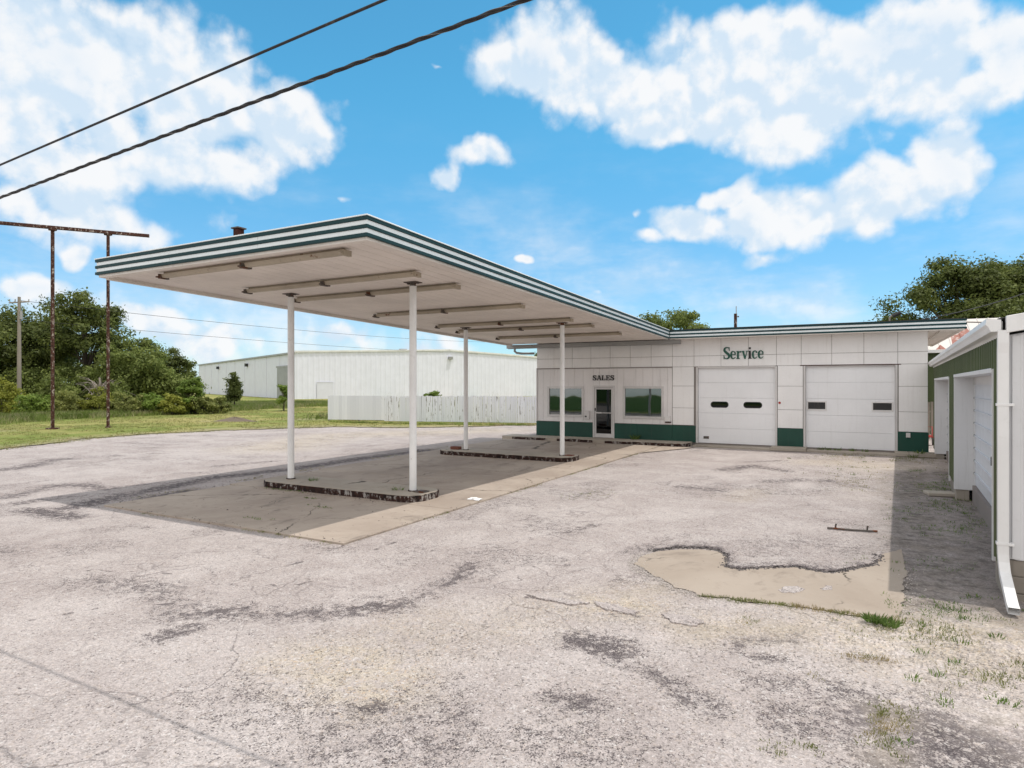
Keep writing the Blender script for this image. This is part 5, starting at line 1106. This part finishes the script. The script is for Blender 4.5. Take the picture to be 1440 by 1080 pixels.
# spherical coordinates in degrees: azimuth from -X-Y view heading, and elevation
azn = t.m('MULTIPLY', t.m('ARCTAN2', t.m('ADD', t.m('MULTIPLY', sp.outputs[0], math.cos(.5)), t.m('MULTIPLY', sp.outputs[1], math.sin(.5))), t.m('SUBTRACT', t.m('MULTIPLY', sp.outputs[1], math.cos(.5)), t.m('MULTIPLY', sp.outputs[0], math.sin(.5)))), 180/math.pi)
eln = t.m('MULTIPLY', t.m('ARCSINE', sp.outputs[2]), 180/math.pi)
cx_ = t.n('CombineXYZ'); t.L.new(azn, cx_.inputs[0]); t.L.new(eln, cx_.inputs[1]); sv = cx_.outputs[0]
wv = t.vm('ADD', sv, t.vm('SCALE', t.vm('SUBTRACT', t.noise(sv, .11, 4, .55, color=True), (.5,.5,.5)), 6.0))
BLOBS = [(-34.56, 22.38, 10.92, 6.41, 1.25), (-26.57, 22.17, 8.4, 5.91, 1.15), (-19.57, 20.91, 5.6, 4.61, 1.0), (-25.02, 17.07, 8.63, 3.19, 1.0), (-35.84, 15.12, 7.82, 3.17, 1.0), (-17.28, 20.1, 3.19, 2.36, 0.9), (-37.87, 18.88, 5.24, 5.94, 1.1), (-34.13, 9.66, 1.44, 1.35, 0.9), (-36.25, 7.15, 3.19, 1.67, 0.8), (-31.43, 5.42, 6.63, 2.96, 0.75), (-24.49, 4.62, 5.8, 3.17, 0.75), (-14.93, 4.3, 5.56, 2.35, 0.75), (-34.99, 12.32, 4.23, 2.19, 0.6), (-7.59, 3.15, 6.19, 1.73, 0.5), (-33.69, 13.01, 9.21, 3.04, 0.8), (-29.54, 17.44, 10.6, 4.44, 1.05), (-3.31, 19.43, 3.49, 1.74, 1.0), (-6.21, 17.65, 1.8, 1.14, 0.9), (2.54, 26.8, 8.04, 4.46, 1.2), (10.7, 24.63, 10.14, 4.83, 1.2), (20.14, 24.66, 11.11, 5.97, 1.25), (30.49, 24.0, 10.4, 5.54, 1.2), (37.07, 23.48, 4.46, 4.23, 1.1), (24.49, 19.49, 6.96, 2.83, 1.0), (14.93, 21.93, 9.81, 2.91, 1.0), (34.35, 16.12, 3.44, 4.27, 1.35), (30.26, 13.75, 6.27, 3.54, 1.4), (23.96, 13.25, 7.02, 3.27, 1.35), (19.57, 15.89, 2.86, 2.08, 1.2), (14.93, 13.87, 5.23, 2.04, 1.2), (11.62, 12.58, 2.15, 1.05, 0.8), (21.25, 9.98, 2.43, 0.76, 0.5), (25.02, 21.44, 9.78, 5.22, 1.2), (33.25, 20.86, 5.88, 4.6, 1.1), (14.93, 24.27, 9.15, 4.78, 1.15), (1.27, 11.0, 1.12, 0.67, 0.7), (-14.81, 15.72, 0.92, 0.69, 0.7), (7.91, 7.83, 2.2, 0.82, 0.5), (10.08, 14.42, 0.95, 0.71, 0.7), (-6.34, 27.18, 1.38, 0.5, 0.4)]
field = None
for (a_, e_, ra_, re_, k_) in BLOBS:
    v_ = t.vm('MULTIPLY', t.vm('SUBTRACT', wv, (a_, e_, 0)), (1/ra_, 1/re_, 0)); q = t.m('MULTIPLY', t.m('SUBTRACT', 1.0, t.vm('LENGTH', v_)), k_)
    field = q if field is None else t.m('SMOOTH_MAX', field, q, .25)
def fbm(off):
    q_ = t.vm('ADD', sv, off); vo = t.n('TexVoronoi', feature='F1', normalize=False); t.put(vo.inputs['Vector'], t.vm('ADD', q_, t.vm('SCALE', t.noise(q_, .3, 2, .6, color=True), 2.2)))
    vo.inputs['Scale'].default_value = .2; vo.inputs['Detail'].default_value = 2; vo.inputs['Roughness'].default_value = .5
    return t.m('ADD', t.m('MULTIPLY', t.noise(q_, .17, 8, .62), .62), t.m('MULTIPLY', t.m('SUBTRACT', .95, vo.outputs['Distance']), .38))
n_a = fbm((0,0,0)); n_b = t.noise(sv, .06, 4, .55)
F_ = t.m('ADD', field, t.m('MULTIPLY', t.m('SUBTRACT', n_a, .43), 1.5)); mask = t.step(F_, -.05, .45)
thick = t.step(F_, .35, 1.3)
lit = t.step(t.m('SUBTRACT', n_a, fbm((.45,1.0,0))), -.09, .10)
ccol = t.mix(lit, (.70,.83,.96), (.985,.99,1.0)); ccol = t.mix(t.m('MULTIPLY', t.step(n_b, .46, .62), t.m('MULTIPLY', thick, .55)), ccol, (.62,.78,.95))
fill_sky = t.m('MAXIMUM', t.step(eln, 40, 52), t.step(t.m('ABSOLUTE', azn), 55, 70))
cover = t.m('MULTIPLY', t.step(t.noise(t.vm('SCALE', d, 1.0), 2.2, 7, .6, .3), .24, .46), fill_sky); mask = t.m('MAXIMUM', mask, cover)  # cloud cover outside the view, added as fill light for shaded surfaces
thin = t.m('MULTIPLY', t.step(t.noise(t.vm('MULTIPLY', sv, (.5,1.3,0)), .09, 6, .6), .42, .68), t.step(eln, 24, 3)); mask = t.m('MAXIMUM', mask, t.m('MULTIPLY', thin, .75))
hs = t.n('HueSaturation'); hs.inputs['Saturation'].default_value = 1.1; hs.inputs['Hue'].default_value = .5; t.L.new(sky.outputs[0], hs.inputs['Color'])
base = t.mix(1, hs.outputs[0], t.mix(t.step(eln, 2, 26), (.86,1.04,1.03), (.74,1.6,1.4)), 'MULTIPLY')
up_ = t.step(eln, -1, .5); mask = t.m('MULTIPLY', mask, up_)
col = t.mix(t.m('MULTIPLY', mask, .96), base, t.vm('SCALE', t.mix(fill_sky, ccol, (1.22,1.19,1.165)), 5.9))  # added unseen cover is warmer and brighter than the clouds in view
bg = t.n('Background'); bg.inputs['Strength'].default_value = .15; t.L.new(col, bg.inputs['Color']); ow = t.n('OutputWorld'); t.L.new(bg.outputs[0], ow.inputs['Surface'])

cam = bpy.data.cameras.new('camera'); cam.lens = 22.5; cam.sensor_width = 36; cam.clip_start = .05; cam.clip_end = 6000
co = bpy.data.objects.new('camera', cam); COL.objects.link(co); co.location = (0,0,2.45); co.rotation_euler = (R(90),0,.5); scene.camera = co
vs_ = scene.view_settings; vs_.view_transform = 'Standard'; vs_.look = 'None'; vs_.exposure = .15; vs_.gamma = 1
scene.cycles.max_bounces = 8; scene.cycles.diffuse_bounces = 4; scene.cycles.transparent_max_bounces = 16
